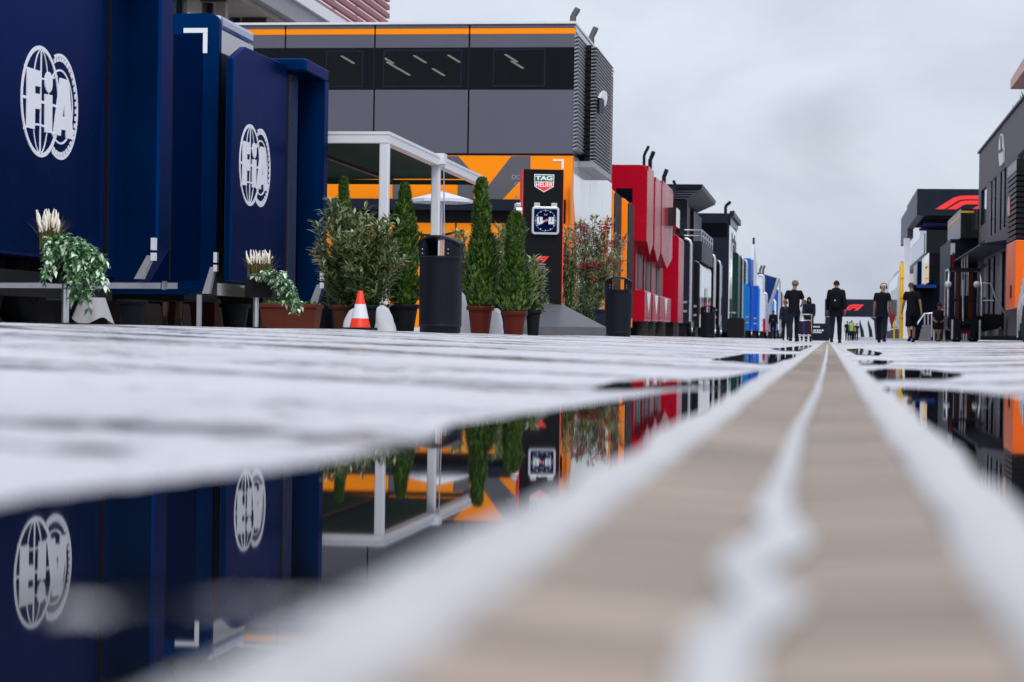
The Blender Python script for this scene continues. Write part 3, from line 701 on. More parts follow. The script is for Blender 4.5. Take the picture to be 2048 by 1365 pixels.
# side wall towards the road
def sp(px0, px1, py0, py1, mt, name, proud=0.0, X=XM):
    y0, y1 = YX(px0, X), YX(px1, X); za, zb_ = SD(px0, py0, X).z, SD(px0, py1, X).z
    m = MB(); m.box((X-.28+0*proud, y0, zb_), (X+proud, y1, za)); return m.build(name, mt, MH)
yA = YM+.302
def side(y0, y1, z0_, z1_, mt, name, proud=0.0, thick=.28):
    m = MB(); m.box((XM-thick, y0, z0_), (XM+proud, y1, z1_)); return m.build(name, mt, MH)
side(yA, YE, zo1+.1, zo0-.05, M['orange'], 'side_orange_band'); side(yA, YE, zo0-.046, zt, M['silver'], 'side_roof_edge')
side(yA, YE, zj, zo1+.096, M['louvre_dark'], 'side_wall')
for i in range(31):
    z_ = zj+.1+i*(zo1-zj-.1)/31
    m = MB(); m.prism([(XM+.003, yA-.28, z_), (XM+.11, yA-.28, z_+.05), (XM+.11, yA-.28, z_+.075), (XM+.003, yA-.28, z_+.05)], (0, 1.9, 0)); m.build('louvre_blade', M['louvre'], MH)
yS = YM+.302; w3 = (YE-yS)
y_a, y_b = YX(1163, XM), YX(1176, XM)
side(yS, YX(1158, XM), .35, zj-.03, M['white_side'], 'side_panel'); side(YX(1158, XM)+.03, y_a, .35, zj-.03, M['white_side'], 'side_panel')
side(y_a+.02, y_b, .4, zj-1.6, M['dark_glass'], 'side_door', -.05); side(y_a+.02, y_b, zj-1.58, zj-.03, M['white_side'], 'door_head')
side(y_b+.03, YX(1200, XM), .35, zj-.03, M['white_side'], 'side_panel'); side(YX(1200, XM)+.03, YE, .35, zj-.03, M['white_side'], 'side_panel')
m = MB(); m.box((XM+.001, y_b+.5, zj-2.3), (XM+.01, y_b+1.7, zj-2.25)); 
def deco(pts, mt):  # flat shapes: graphics together with painted reflections on the glossy side
    m = MB(); m.prism([SD(px, py, XM+.003) for px, py in pts], (.004, 0, 0)); m.build('side_graphic_reflection', M[mt], MH)
deco([(1141, 345), (1146, 380), (1152, 470), (1156, 560), (1157, 640), (1141, 640)], 'orange')
deco([(1143, 500), (1150, 455), (1157, 480), (1157, 560), (1155.5, 545), (1150, 520)], 'grey_stripe') if False else None
deco([(1177, 640), (1177, 560), (1190, 500), (1199, 520), (1199, 640)], 'grey_stripe')
deco([(1202, 640), (1202, 560), (1208, 470), (1214, 430), (1216, 430), (1216, 640)], 'orange')
# protruding louvred box
XB = -6.0; yb0 = YX(1185, XB); yb1 = YX(1219, XB)
zB1 = SD(1185, 79, XB).z; zB0 = SD(1185, 320, XB).z
b = MB(); b.box((XM+.12, yb0+.05, zB0), (XB-.14, yb1, zB1)); b.build('louvre_box', M['louvre_dark'], MH)
nb = 34
for i in range(nb):
    z_ = zB0+i*(zB1-zB0)/nb; h_ = (zB1-zB0)/nb
    m = MB(); m.prism([(XB-.138, yb0, z_), (XB, yb0, z_+h_*.30), (XB, yb0, z_+h_*.48), (XB-.138, yb0, z_+h_*.35)], (0, yb1-yb0, 0), 0)
    m.build('louvre_blade', M['louvre'], MH)
m = MB()
for i in range(18):
    z_ = zB0+i*(zB1-zB0)/18; m.box((XM+.12, yb0, z_), (XB-.14, yb0+.049, z_+.12))
m.build('box_front_slats', M['louvre_dark'], MH)
b = MB(); b.box((XM, yb0-.3, zB0-.16), (XB-.02, yb1, zB0-.01)); b.build('box_base', M['louvre'], MH)
# swoosh badge standing proud of the louvres
def badge(px): return SD(px[0], px[1], XB+.06)
m = MB(); m.prism([badge(p) for p in ((1201, 196), (1204, 188), (1210, 182), (1214, 185), (1215, 196), (1213, 208), (1210, 214), (1210, 204), (1207, 198))], (-.08, 0, 0)); m.build('swoosh_badge', M['white_mark'], MH)
m = MB(); m.prism([badge(p) for p in ((1199, 200), (1207, 201), (1209, 212), (1207, 226), (1199, 226))], (-.055, 0, 0)); m.build('swoosh_black_part', M['black'], MH)  # black lower part of the badge itself
def exhaust(parent, x, y, z, h, r=.09, lean=.35, mt='grille', name='exhaust_stack'):
    m = MB(); m.tube([(x, y, z), (x, y, z+h*.55), (x+.04, y, z+h*.7), (x+lean*.6, y, z+h*.9), (x+lean*.75, y, z+h)], [r, r, r, r*1.05, r*.9], 10); return m.build(name, M[mt], parent)
q = F(1146, 48, YM+.6); exhaust(MH, q.x, q.y, zt, F(1146, 17, YM+.6).z-zt, .08, .16)
q = F(1190, 90, YM+5); exhaust(MH, q.x-.1, q.y, zt, .6, .08, .16)
# the two rounded orange pods next door
def pod(name, px0, px1, px2, pt, pb, X, cf, cs, label, cat, group=None, r=.18, top=None, base=True, zbot=None, depth=None, off=1.6):
    Y0 = YX(px1, X); Y1 = YX(px2, X); x0 = F(px0, (pt+pb)/2, Y0).x
    zt_ = F(px1, pt, Y0).z; zb_ = F(px1, pb, Y0).z if zbot is None else zbot
    t = thing(name, label, cat, ((x0+X)/2, (Y0+Y1)/2, 0), group=group)
    m = MB(); m.rbox((x0-off, Y0, zb_), (X, Y0+(Y1-Y0)*.12, zt_), (.02, .02, r, r), 0, 5); m.build('end_wall', M[cf], t, bevel=.03)
    m = MB(); m.rbox((x0-off, Y0+(Y1-Y0)*.12+.002, zb_), (X-.015, Y1, zt_-.01), (.02, .02, r, r), 0, 5); m.build('side_wall', M[cs], t)
    if base: 
        m = MB(); m.box((x0+.1-off, Y0+.15, .06), (X-.18, Y1-.1, zb_-.003)); m.build('plinth', M['black'], t)
    return t, Y0, Y1, x0, zt_, zb_
t, Y0, Y1, x0, zt_, zb_ = pod('rounded_pod', 1212, 1222, 1240, 375, 640, -6.38, 'orange', 'orange', 'tall orange rounded pod with black glass side, left one beside the red trucks', 'pod', 'orange pods')
m = MB(); m.rbox((-6.383, Y0+.42, zb_+.3), (-6.36, Y1-.3, zt_-.12), .1, 0, 4, 'x'); m.build('side_glass', M['pod_glass'], t)
t, Y0, Y1, x0, zt_, zb_ = pod('rounded_pod', 1236, 1250, 1265, 396, 655, -6.25, 'orange', 'orange', 'tall orange rounded pod with black glass side, right one touching the red truck', 'pod', 'orange pods')
m = MB(); m.rbox((-6.253, Y0+.40, zb_+.3), (-6.23, Y1-.3, zt_-.12), .1, 0, 4, 'x'); m.build('side_glass', M['pod_glass'], t)

# ---------------------------------------------------------------- white tent
TN = thing('party_tent', 'white aluminium frame tent with a dark green canopy behind the potted plants', 'tent', (-9, 39, 0))
XT = -6.9; YT = YX(772, XT)
zc = F(772, 265, YT).z; zc2 = F(772, 286, YT).z; YF = YX(966, XT)
m = MB(); m.box((-14, YT, zc2), (XT, YT+.16, zc)); m.box((-14, YT-.012, zc-.035), (XT+.012, YT-.001, zc+.012)); m.build('front_beam', M['white_metal'], TN)
m = MB(); m.box((XT-.16, YT+.161, zc2), (XT, YF, zc-.002)); m.box((XT+.001, YT+.0, zc-.035), (XT+.013, YF, zc+.012)); m.build('side_beam', M['white_metal'], TN)
Ys = [YT+.08, YX(876, XT), YF-.1]
for y in Ys:
    m = MB(); m.rbox((XT-.155, y-.07, hz(XT)), (XT-.002, y+.07, zc2-.002), .02, 0, 2, 'z'); po = m.build('post', M['white_metal'], TN)
    m = MB(); m.box((XT-.25, y-.16, hz(XT)), (XT+.1, y+.16, hz(XT)+.02)); m.build('foot_plate', M['silver'], po)
m = MB(); m.box((XT-.2, Ys[1]-.16, zc-.14), (XT+.09, Ys[1]+.16, zc+.05)); m.build('corner_joint', M['white_metal'], TN)
m = MB(); m.tube([(XT+.04, Ys[1]+.1, zc-.1), (XT+.10, Ys[1]+.15, hz(XT)+.05)], .012, 6); m.build('guy_line', M['silver'], TN)
# canopy skin: low hip with a valance inside
ap = zc+.02; n = 10
m = MB(); vs = []
for j in range(n+1):
    for i in range(n+1):
        u, v = i/n, j/n; x = -14+(XT-.17+14)*u; y = YT+.17+(YF-YT-.2)*v
        vs.append((x, y, ap-.06+.75*min(1, min(1-u, min(v, 1-v)*.9)*2.0)+.02*math.sin(9*u)*math.sin(7*v)))
m.add(vs, [(j*(n+1)+i, j*(n+1)+i+1, (j+1)*(n+1)+i+1, (j+1)*(n+1)+i) for j in range(n) for i in range(n)], 0, True)
m.build('canopy', M['canvas_dark'], TN)
m = MB(); m.box((-14, YT+.17, zc2-.02), (-13.9, YF, zc-.1)); m.box((-14, YF-.06, zc2+.02), (XT-.2, YF-.04, zc-.05)); m.build('valance', M['canvas_dark'], TN)
m = MB()
for x in (-12, -10.4, -8.8): m.box((x-.03, YT+.2, zc-.1), (x+.03, YF-.1, zc-.04))
m.build('roof_bar', M['slate'], TN)
# white umbrella beyond the tent
UM = thing('parasol', 'wide white parasol top in front of the orange counter beyond the tent', 'parasol', tuple(F(884, 670, 50)[:2])+(0,))
c = F(884, 383, 50); e = F(943, 400, 50); hw = e.x-c.x
m = MB(); vs = [(c.x, 50, c.z)]
for k in range(8):
    a = R(45*k+22); vs.append((c.x+hw*1.08*math.cos(a), 50+hw*1.08*math.sin(a), e.z))
m.add(vs, [(0, k+1, (k+1) % 8+1) for k in range(8)]); m.add([(v[0], v[1], v[2]-.07) for v in vs[1:]]+[v for v in vs[1:]], [(k, (k+1) % 8, 8+(k+1) % 8, 8+k) for k in range(8)]); m.build('canopy', M['canvas_white'], UM)
m = MB(); m.tube([(c.x, 50, .15), (c.x, 50, c.z)], .03, 8); m.lathe([(.01, 0), (.35, 0), (.33, .08), (.01, .1)], (c.x, 50, .15)); m.build('pole', M['silver'], UM)
# darker figure-like stack of chairs under tent left out; dark counter below tent
m = MB(); m.box((-13.5, 47, .15), (-10, 48.2, 1.0)); o = m.build('counter', M['slate']); tag(o, 'long low dark counter standing in the shade under the tent', 'counter')

# ---------------------------------------------------------------- concrete grandstand building behind, top left
GB = thing('pit_building', 'concrete grandstand building with dusty red louvres rising behind the navy trailers', 'building', (-26, 80, 0))
XG = -22.0
def gp(px, py): return SD(px, py, XG)
y0g, y1g = 40, 112
za, zb_, zc_, zd = gp(513, 0), gp(583, 0), gp(599, 0), gp(640, 0)
def zline(px, py): return gp(px, py).z
h1 = zline(599, 48); h2 = zline(659, 48); h3 = zline(690, 48); 
m = MB(); m.box((XG-3, y0g, h1), (XG, y1g, h2)); m.build('concrete_parapet', M['concrete'], GB)
m = MB(); m.box((XG-4, y0g, h2+.003), (XG+.15, y1g, h2+.5)); m.build('coping', M['white_metal'], GB)
for i in range(7):
    m = MB(); m.box((XG-.4, y0g, h2+.62+.42*i), (XG-.2, y1g, h2+.86+.42*i)); m.build('louvre', M['pink_louvre'], GB)
for i in range(14):
    m = MB(); m.box((XG-.5, y0g+5*i, h2+.5), (XG-.41, y0g+5*i+.15, h2+3.6)); m.build('louvre_post', M['white_metal'], GB)
m = MB(); m.box((XG-1.8, y0g, h1-.25), (XG-.3, y1g, h1-.003)); m.build('soffit', M['soffit'], GB)
m = MB(); m.box((XG-2.2, y0g, 3), (XG-1.8, y1g, h1-.253)); m.build('window_wall', M['sky_glass'], GB)
for i in range(18):
    m = MB(); m.box((XG-1.799, y0g+4*i, 3), (XG-1.6, y0g+4*i+.25, h1-.26)); m.build('mullion', M['slate'], GB)
for i in range(7):
    m = MB(); m.box((XG-1.2, y0g+10*i+3, 0), (XG-.8, y0g+10*i+3.4, h1-.26)); m.build('column', M['soffit'], GB)
for i in range(12):
    m = MB(); m.box((XG-1.5, y0g+6*i, h1-.5), (XG-.5, y0g+6*i+.2, h1-.26)); m.build('soffit_rib', M['wood'], GB)
# ---------------------------------------------------------------- potted plants, bins, kiosk
def rvec(r=1):
    while True:
        v = Vector((rnd.uniform(-1, 1), rnd.uniform(-1, 1), rnd.uniform(-1, 1)))
        if .05 < v.length < 1: return v*r
def leaf(m, p, d, ln, wd, mi, droop=.25, n=2):
    """narrow leaf: midrib folded, bending down towards its tip"""
    d = d.normalized(); s = d.cross(Vector((0, 0, 1)));
    if s.length < .05: s = Vector((1, 0, 0))
    s.normalize(); up = s.cross(d).normalized()
    s = (s + up*rnd.uniform(-.5, .5)).normalized()
    a = p; b = p + d*ln*.5 + up*ln*.03; c = p + d*ln - Vector((0, 0, ln*droop))
    vs = [a, b+s*wd/2, c, b-s*wd/2, b-up*wd*.12]
    m.add(vs, [(0, 1, 4), (1, 2, 4), (2, 3, 4), (3, 0, 4)], mi)
def pot(t, x, y, z, rt, rb, h, mt, rim=.035, soil=True):
    m = MB(); m.lathe([(.01, 0), (rb*.96, 0), (rb, .015), (rt*.93, h-.06), (rt*.93, h-.058), (rt+rim*.4, h-.055), (rt+rim*.5, h-.01), (rt+rim*.3, h), (rt*.93, h), (rt*.9, h-.05), (.01, h-.05)], (x, y, z), 28)
    o = m.build('pot', mt, t)
    m = MB(); m.lathe([(.01, h-.035), (rt*.88, h-.04)], (x, y, z), 20); m.build('soil', M['soil'], t)
    return o
def conifer(name, label, group, px, ptop, pbase, ppot, Y, wpx, potw, mt, seed, dens=1.0, skew=1):
    rnd.seed(seed)
    X = F(px, ppot, Y).x; z_ = hz(X); c = F(px, pbase, Y)
    H = F(px, ptop, Y).z; B = c.z; hp = B-z_+.06; rw = wpx/FP*Y/2*1.012
    t = thing(name, label, 'conifer', (X, Y, z_), group=group)
    pr = potw/FP*Y/2
    pot(t, X, Y, z_, pr, pr*.72, hp, mt)
    m = MB(); m.tube([(X, Y, z_+hp*.6), (X+.01, Y, B+.2), (X, Y, H-.1)], [.03, .02, .004], 6); m.build('trunk', M['bark'], t)
    fol = MB(); n = int(6500*dens)
    lob = [(rnd.uniform(0, 6.28), rnd.uniform(.1, .95), rnd.uniform(-.38, .42)) for _ in range(70)]
    for i in range(n):
        u = rnd.random()**.85
        env = (1-u)**.44*(.80+.2*math.sin(u*9+seed)) if u > .25 else (.86+.14*math.sin(u*14+seed))*(.62+.38*min(1, u/.10))*(.75**.44+.10*(.25-u)/.25)
        a = rnd.uniform(0, 6.283); k = 1
        for (la, lu, ls) in lob:
            da = abs((a-la+3.14) % 6.283-3.14)
            if da < .6 and abs(u-lu) < .07: k += ls*(1-da/.6)
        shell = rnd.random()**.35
        rr = rw*env*shell*k*.92
        z = B+.0+(H-B)*u
        x = X+rr*math.cos(a); y = Y+rr*math.sin(a)
        d = Vector((math.cos(a)*.75, math.sin(a)*.75, 1.0+rnd.uniform(-.3, .6))) + rvec(.35)
        sz = rnd.uniform(.05, .12)*(1-.3*u)
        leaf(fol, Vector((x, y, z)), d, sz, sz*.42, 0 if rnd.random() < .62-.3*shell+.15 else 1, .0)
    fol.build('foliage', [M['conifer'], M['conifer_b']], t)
    return t
def shrub(name, label, cat, group, px, ptop, pbase, ppot, Y, wpx, potw, mt, seed, stems=26, pot_=True, flowers=None, pale=.5, leafl=.175, sp=1.0):
    rnd.seed(seed)
    X = F(px, ppot, Y).x; z_ = hz(X); H = F(px, ptop, Y).z; B = F(px, pbase, Y).z; rw = wpx/FP*Y/2
    t = thing(name, label, cat, (X, Y, z_), group=group)
    if pot_:
        pr = potw/FP*Y/2; pot(t, X, Y, z_, pr, pr*.74, B-z_+.03, mt)
    st = MB(); fol = MB(); fl = MB(); base = Vector((X, Y, B-.05))
    for s_ in range(stems):
        a = rnd.uniform(0, 6.283); sprd = rnd.random()**.6
        hh = (H-B)*(rnd.uniform(.45, 1.0) if sprd > .5 else rnd.uniform(.75, 1.0))*(1-.25*sprd**2)
        tip = base+Vector((rw*sprd*math.cos(a), rw*.8*sprd*math.sin(a), hh)); bend = rvec(.08)
        def cur(q): return base+(tip-base)*q+Vector(((tip-base).x, (tip-base).y, 0))*(-.35*math.sin(q*math.pi))*.5*-1*0+bend*math.sin(q*3.1)-Vector(((tip-base).x*.35*math.sin(math.pi*q)*.4, 0, 0))
        pts = [cur(q/6) for q in range(7)]
        st.tube(pts, [.011, .010, .009, .008, .006, .005, .003], 5)
        nw = int(17*sp)
        for k in range(nw):
            q = .14+.86*k/(nw-1)
            p = cur(q); ax = (cur(min(1, q+.05))-cur(q-.05)).normalized(); a0 = rnd.uniform(0, 6.28)
            if q < .35 and rnd.random() < .25: continue
            # side twig with whorls
            tw = p + (rvec(.22*(1.1-q)) if k % 3 else Vector((0, 0, 0)))
            for j in range(6 if q < .97 else 9):
                aa = a0+j*2.1; side = Vector((math.cos(aa), math.sin(aa), 0)); e = ax*rnd.uniform(.35, 1.2)+side*rnd.uniform(.6, 1.1)
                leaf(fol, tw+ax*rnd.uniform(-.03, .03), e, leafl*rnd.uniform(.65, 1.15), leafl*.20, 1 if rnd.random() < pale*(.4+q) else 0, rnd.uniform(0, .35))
        if flowers and rnd.random() < flowers[1]:
            for j in range(rnd.randint(9, 18)):
                pc = cur(rnd.uniform(.86, 1.02))+rvec(.07)
                for q in range(5):
                    aa = q*1.257; leaf(fl, pc, Vector((math.cos(aa), math.sin(aa), .5))+rvec(.3), .045, .042, 0, .1)
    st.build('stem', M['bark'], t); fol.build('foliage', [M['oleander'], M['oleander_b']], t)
    if fl.v: fl.build('blossom', M[flowers[0]], t)
    return t
GC = 'conical conifers in pots'; GO = 'potted oleanders'
shrub('oleander_shrub', 'broad oleander in a brown round pot directly right of the long terracotta trough', 'shrub', GO, 688, 385, 615, 656, 29.5, 136, 52, M['brown_pot'], 11, 44, flowers=('flower_p', .08))
shrub('oleander_shrub', 'oleander in a black pot directly behind the traffic cone', 'shrub', GO, 742, 418, 615, 658, 29.0, 155, 62, M['black_pot'], 12, 42, flowers=('flower_p', .1))
conifer('conical_conifer', 'tallest dark conifer in a black pot left of the nearest litter bin', GC, 806, 372, 618, 660, 29.8, 88, 62, M['black_pot'], 3, 1.2)
conifer('conical_conifer', 'slender dark conifer half hidden behind the left oleander near the navy trailer', GC, 684, 360, 618, 655, 31.5, 66, 50, M['black_pot'], 4, .9)
conifer('conical_conifer', 'tall green conifer in the red-brown pot with a white label, right of the nearest bin', GC, 960, 362, 622, 664, 28.5, 78, 52, M['red_pot'], 5, 1.25)
m = MB(); q = F(966, 630, 28.3-.15); m.box((q.x-.03, q.y-.03, q.z-.02), (q.x+.025, q.y-.02, q.z+.01)); 
conifer('conical_conifer', 'shorter bushy conifer in a brown pot directly left of the black clock kiosk', GC, 1028, 430, 632, 665, 28.2, 74, 50, M['red_pot'], 6, 1.1)
shrub('oleander_shrub', 'small pale oleander in a black pot between the tall conifer and the bushy conifer', 'shrub', GO, 996, 445, 625, 660, 30.5, 66, 40, M['black_pot'], 14, 26, pale=.8)
shrub('oleander_shrub', 'small pale oleander in a black pot behind the nearest litter bin', 'shrub', GO, 925, 455, 620, 660, 31.5, 56, 40, M['black_pot'], 15, 20, pale=.8)
shrub('oleander_shrub', 'pale leafed oleander poking out between the bushy conifer and the kiosk', 'shrub', GO, 1066, 505, 625, 664, 30.2, 50, 30, M['black_pot'], 16, 14, pale=.9)
shrub('oleander_shrub', 'large oleander with dark red blossom in a grey pot left of the middle bin', 'shrub', GO, 1190, 425, 622, 666, 46, 150, 52, M['slate'], 17, 56, flowers=('flower', .85), pale=.75, leafl=.16)
shrub('laurel_shrub', 'upright green leafy bush in a dark pot just right of the black clock kiosk', 'shrub', None, 1136, 445, 636, 665, 38.5, 46, 40, M['black_pot'], 8, 26, pale=.3, leafl=.10)
shrub('laurel_shrub', 'low dark shrub under the red-blossomed oleander beside the kiosk ramp', 'shrub', None, 1168, 560, 640, 665, 44, 110, 40, M['black_pot'], 18, 22, pale=.05, leafl=.10)

# long terracotta trough
def trough(px0, px1, pt, pb, Y, mt, label, seed):
    rnd.seed(seed)
    a, b_ = F(px0, pt, Y), F(px1, pt, Y); xc = (a.x+b_.x)/2; z_ = hz(xc); hw = (b_.x-a.x)/2; h = a.z-z_
    t = thing('planter_trough', label, 'planter', (xc, Y, z_))
    m = MB()
    def ring(s, z, dd): return [(xc-hw*s, Y-dd, z), (xc+hw*s, Y-dd, z), (xc+hw*s, Y+dd, z), (xc-hw*s, Y+dd, z)]
    prof = [(.86, 0, .14), (.88, .01, .145), (.965, h-.05, .18), (1.0, h-.048, .20), (1.0, h, .20), (.95, h, .175), (.93, h-.06, .165), (.01, h-.06, .01)]
    vs = []
    for (s, z, dd) in prof: vs += ring(s, z_+z, dd)
    m.add(vs, [(4*i+k, 4*i+(k+1) % 4, 4*i+4+(k+1) % 4, 4*i+4+k) for i in range(len(prof)-1) for k in range(4)]); m.build('trough', mt, t, bevel=.008)
    f = MB()
    for i in range(900):
        p = Vector((xc+rnd.uniform(-hw*.9, hw*.9), Y+rnd.uniform(-.14, .14), z_+h-.05+rnd.random()*.03))
        leaf(f, p, Vector((rnd.uniform(-1, 1), rnd.uniform(-1, 1), rnd.uniform(.6, 1.6))), rnd.uniform(.04, .11), .022, rnd.randint(0, 1), .2)
    f.build('foliage', [M['ivy'], M['conifer_b']], t)
    return t
trough(524, 641, 608, 657, 28.0, M['terracotta'], 'long terracotta trough with low greenery under the second emblem', 21)
trough(386, 437, 604, 654, 32.0, M['terracotta'], 'short terracotta trough in the shade under the end-on navy trailer', 22)
def tub(px, pt, pb, Y, wpx, mt, label):
    X = F(px, pt, Y).x; z_ = hz(X); t = thing('plant_tub', label, 'plant pot', (X, Y, z_)); pr = wpx/FP*Y/2
    pot(t, X, Y, z_, pr, pr*.75, F(px, pt, Y).z-z_, mt)
tub(470, 608, 655, 31.5, 60, M['black_pot'], 'empty black tub in the shade left of the long trough')
tub(265, 600, 650, 29.0, 60, M['black_pot'], 'empty black tub in the shade below the white rail')
tub(338, 604, 652, 33.5, 34, M['terracotta'], 'round terracotta pot behind the bare legs under the navy trailer')

# white sandbag sacks between the pots
def sack(px, pt, pb, Y, wpx, label, seed, lean=0):
    rnd.seed(seed); X = F(px, pb, Y).x; z_ = hz(X)-.005; H = F(px, pt, Y).z-z_; hw = wpx/FP*Y/2
    m = MB(); n = 20; k = 10; vs = []
    ph = [rnd.uniform(0, 6) for _ in range(4)]
    for j in range(k):
        t_ = j/(k-1); 
        for i in range(n):
            a = 2*math.pi*i/n; rr = hw*(1.0-.55*t_**1.6)*(1+.10*math.sin(3*a+ph[0]+4*t_)+.06*math.sin(7*a+ph[1]-6*t_))
            if j == k-1: rr *= .3
            vs.append((X+rr*math.cos(a)+lean*t_, Y+rr*.6*math.sin(a), z_+H*(t_+.03*math.sin(4*a+ph[2]))))
    m.add(vs, [(j*n+i, j*n+(i+1) % n, (j+1)*n+(i+1) % n, (j+1)*n+i) for j in range(k-1) for i in range(n)], 0, True)
    m.add(vs[-n:], [tuple(range(n))], 0, True)
    tag(m.build('sand_sack', M['sack']), label, 'sack', 'white sandbag sacks among the pots')
sack(700, 618, 657, 28.8, 36, 'crumpled white sack left of the traffic cone', 1, .05)
sack(771, 612, 660, 28.7, 42, 'crumpled white sack right of the traffic cone between two black pots', 2, -.05)
sack(924, 585, 662, 29.2, 40, 'tall white sack tucked between the nearest bin and the red-brown pot', 3, -.03)
sack(990, 618, 662, 29.3, 32, 'white sack between the red-brown pot and the brown pot', 4, .02)

# traffic cone
def cone(px, pt, pb, Y):
    X = F(px, pb, Y).x; z_ = hz(X)+.004; H = F(px, pt, Y).z-z_
    t = thing('traffic_cone', 'orange and white traffic cone standing before the black pot', 'cone', (X, Y, z_))
    rb = .135; 
    def r(u): return rb*(1-u)+.028*u
    m = MB(); m.lathe([(r(.04), .035), (r(.30), .30*H), (r(.66), .66*H), (r(.97), .97*H), (r(1)-.004, H), (.012, H)], (X, Y, z_), 28); m.build('cone_body', M['cone_red'], t)
    m = MB(); m.lathe([(r(.30)+.002, .30*H), (r(.66)+.002, .66*H)], (X, Y, z_), 28); m.build('reflective_band', M['cone_white'], t)
    m = MB(); m.rbox((X-.19, Y-.19, z_), (X+.19, Y+.19, z_+.034), .04, 0, 3, 'z'); m.build('base', M['rubber'], t, bevel=.006)
cone(720, 582, 659, 27.2)

# litter bins with arched hoods
def make_bin(label):
    t = thing('litter_bin', label, 'litter bin', (0, 0, 0), group='black litter bins along the road'); r = .255; h = 1.0
    m = MB(); m.lathe([(.01, .0), (r*.93, 0), (r*.95, .015), (r*.95, .07), (r*.985, .075), (r*.985, .085)]+[(r*.985+.002*(i % 2), .085+i*.02) for i in range(0, 38)]+[(r*1.0, .86), (r*1.03, .865), (r*1.03, .90), (r*.95, .905), (r*.9, .80), (.01, .8)], (0, 0, 0), 36)
    m.build('body', M['bin'], t, local=True)
    m = MB(); m.lathe([(.01, 0), (.20, 0), (.2, .02), (.01, .02)], (0, 0, .78), 20); m.build('inner_liner', M['rubber'], t, local=True)
    def arch(x): return 1.145-.085*(abs(x)/r)**2.2
    n = 12; m = MB(); vs = []
    for i in range(n+1):
        x = -r*1.04+2*r*1.04*i/n; dd = math.sqrt(max(.03, 1-(x/(r*1.12))**2))*r*1.05; zt_ = arch(x)
        vs += [(x, -dd, zt_-.03), (x, -dd*.96, zt_), (x, 0, zt_+.012), (x, dd*.96, zt_), (x, dd, zt_-.03), (x, 0, zt_-.04)]
    fs = []
    for i in range(n):
        for k in range(6): fs.append((6*i+k, 6*i+(k+1) % 6, 6*i+6+(k+1) % 6, 6*i+6+k))
    fs += [(5, 4, 3, 2, 1, 0), tuple(6*n+k for k in range(6))]
    m.add(vs, fs, 0, False); m.build('hood', M['bin'], t, local=True, bevel=.006)
    for s in (-1, 1):
        m = MB(); a0 = 0 if s > 0 else 180; vs = []; q = 8
        for i in range(q+1):
            a = R(a0-62+124*i/q); x, y = r*1.03*math.cos(a), r*1.03*math.sin(a); zt_ = arch(x)-.02
            xi, yi = x*.9, y*.9; vs += [(x, y, .89), (x, y, zt_), (xi, yi, zt_), (xi, yi, .89)]
        m.add(vs, [(4*i+k, 4*i+(k+1) % 4, 4*i+4+(k+1) % 4, 4*i+4+k) for i in range(q) for k in range(4)]+[(3, 2, 1, 0), (4*q, 4*q+1, 4*q+2, 4*q+3)])
        sdo = m.build('hood_side', M['bin'], t, local=True)
        m = MB(); 
        for zz_ in (.93, .98): m.lathe([(.001, 0), (.008, 0), (.008, .006), (.001, .008)], (s*r*.62, -r*.845, zz_), 8, 0, ax='y')
        m.build('rivet', M['silver'], sdo, local=True)
    return t
bins = [(880, 667, 26.2, 'largest and nearest black litter bin, standing right of the tall dark conifer'), (1235, 670, 43, 'middle black litter bin in front of the orange pods'), (1415, 674, 80, 'small far black litter bin beside the silver panelled truck')]
bp_ = make_bin(bins[0][3])
for i, (px, pb, Y, lb) in enumerate(bins):
    o = bp_ if i == 0 else copy_tree(bp_)
    X = F(px, pb, Y).x; o.location = (X, Y, hz(X)); o['label'] = lb; o['off'] = tuple(o.location)
    o.rotation_euler = (0, 0, R([-9, 5, 12][i]))

# ---------------------------------------------------------------- clock kiosk
YK = 34.6; XK = F(1080, 640, YK).x
K = thing('clock_kiosk', 'tall black kiosk with green and red shield sign and square clock, sloped base', 'kiosk', (XK, YK, hz(XK)), R(14))
s_ = YK/FP; KW = 78*s_*1.03; KH = 332*s_
def lk(m, name, mt, **k): return m.build(name, mt, K, local=True, **k)
z1 = 60*s_; hw = KW/2
m = MB(); m.box((-hw, -.18, z1-.02), (hw, .2, KH)); lk(m, 'column', M['kiosk'], bevel=.006)
for s in (-1, 1):
    m = MB(); m.box((s*(hw+.001), -.175, z1), (s*(hw+.012), .19, KH-.005)); lk(m, 'red_side', M['red_mark'])
b0 = .13; m = MB(); xl, xr_ = -hw-.07, hw+.56
B_ = [(xl-.08, -1.15), (xr_, -1.15), (xr_, .55), (xl, .55)]; T_ = [(-hw-.02, -.2), (hw+.02, -.2), (hw+.02, .25), (-hw-.02, .25)]
vs = [(x, y, 0) for x, y in B_]+[(x, y, b0) for x, y in B_]+[(x, y, z1+.01) for x, y in T_]
m.add(vs, [(0, 3, 2, 1), (0, 1, 5, 4), (1, 2, 6, 5), (2, 3, 7, 6), (3, 0, 4, 7), (4, 5, 9, 8), (5, 6, 10, 9), (6, 7, 11, 10), (7, 4, 8, 11), (8, 9, 10, 11)])
lk(m, 'sloped_base', mat('brushed_black_plate', (.10, .10, .115), .40, var=.25, scale=5, stretch=(1, 6, 1)), bevel=.006)
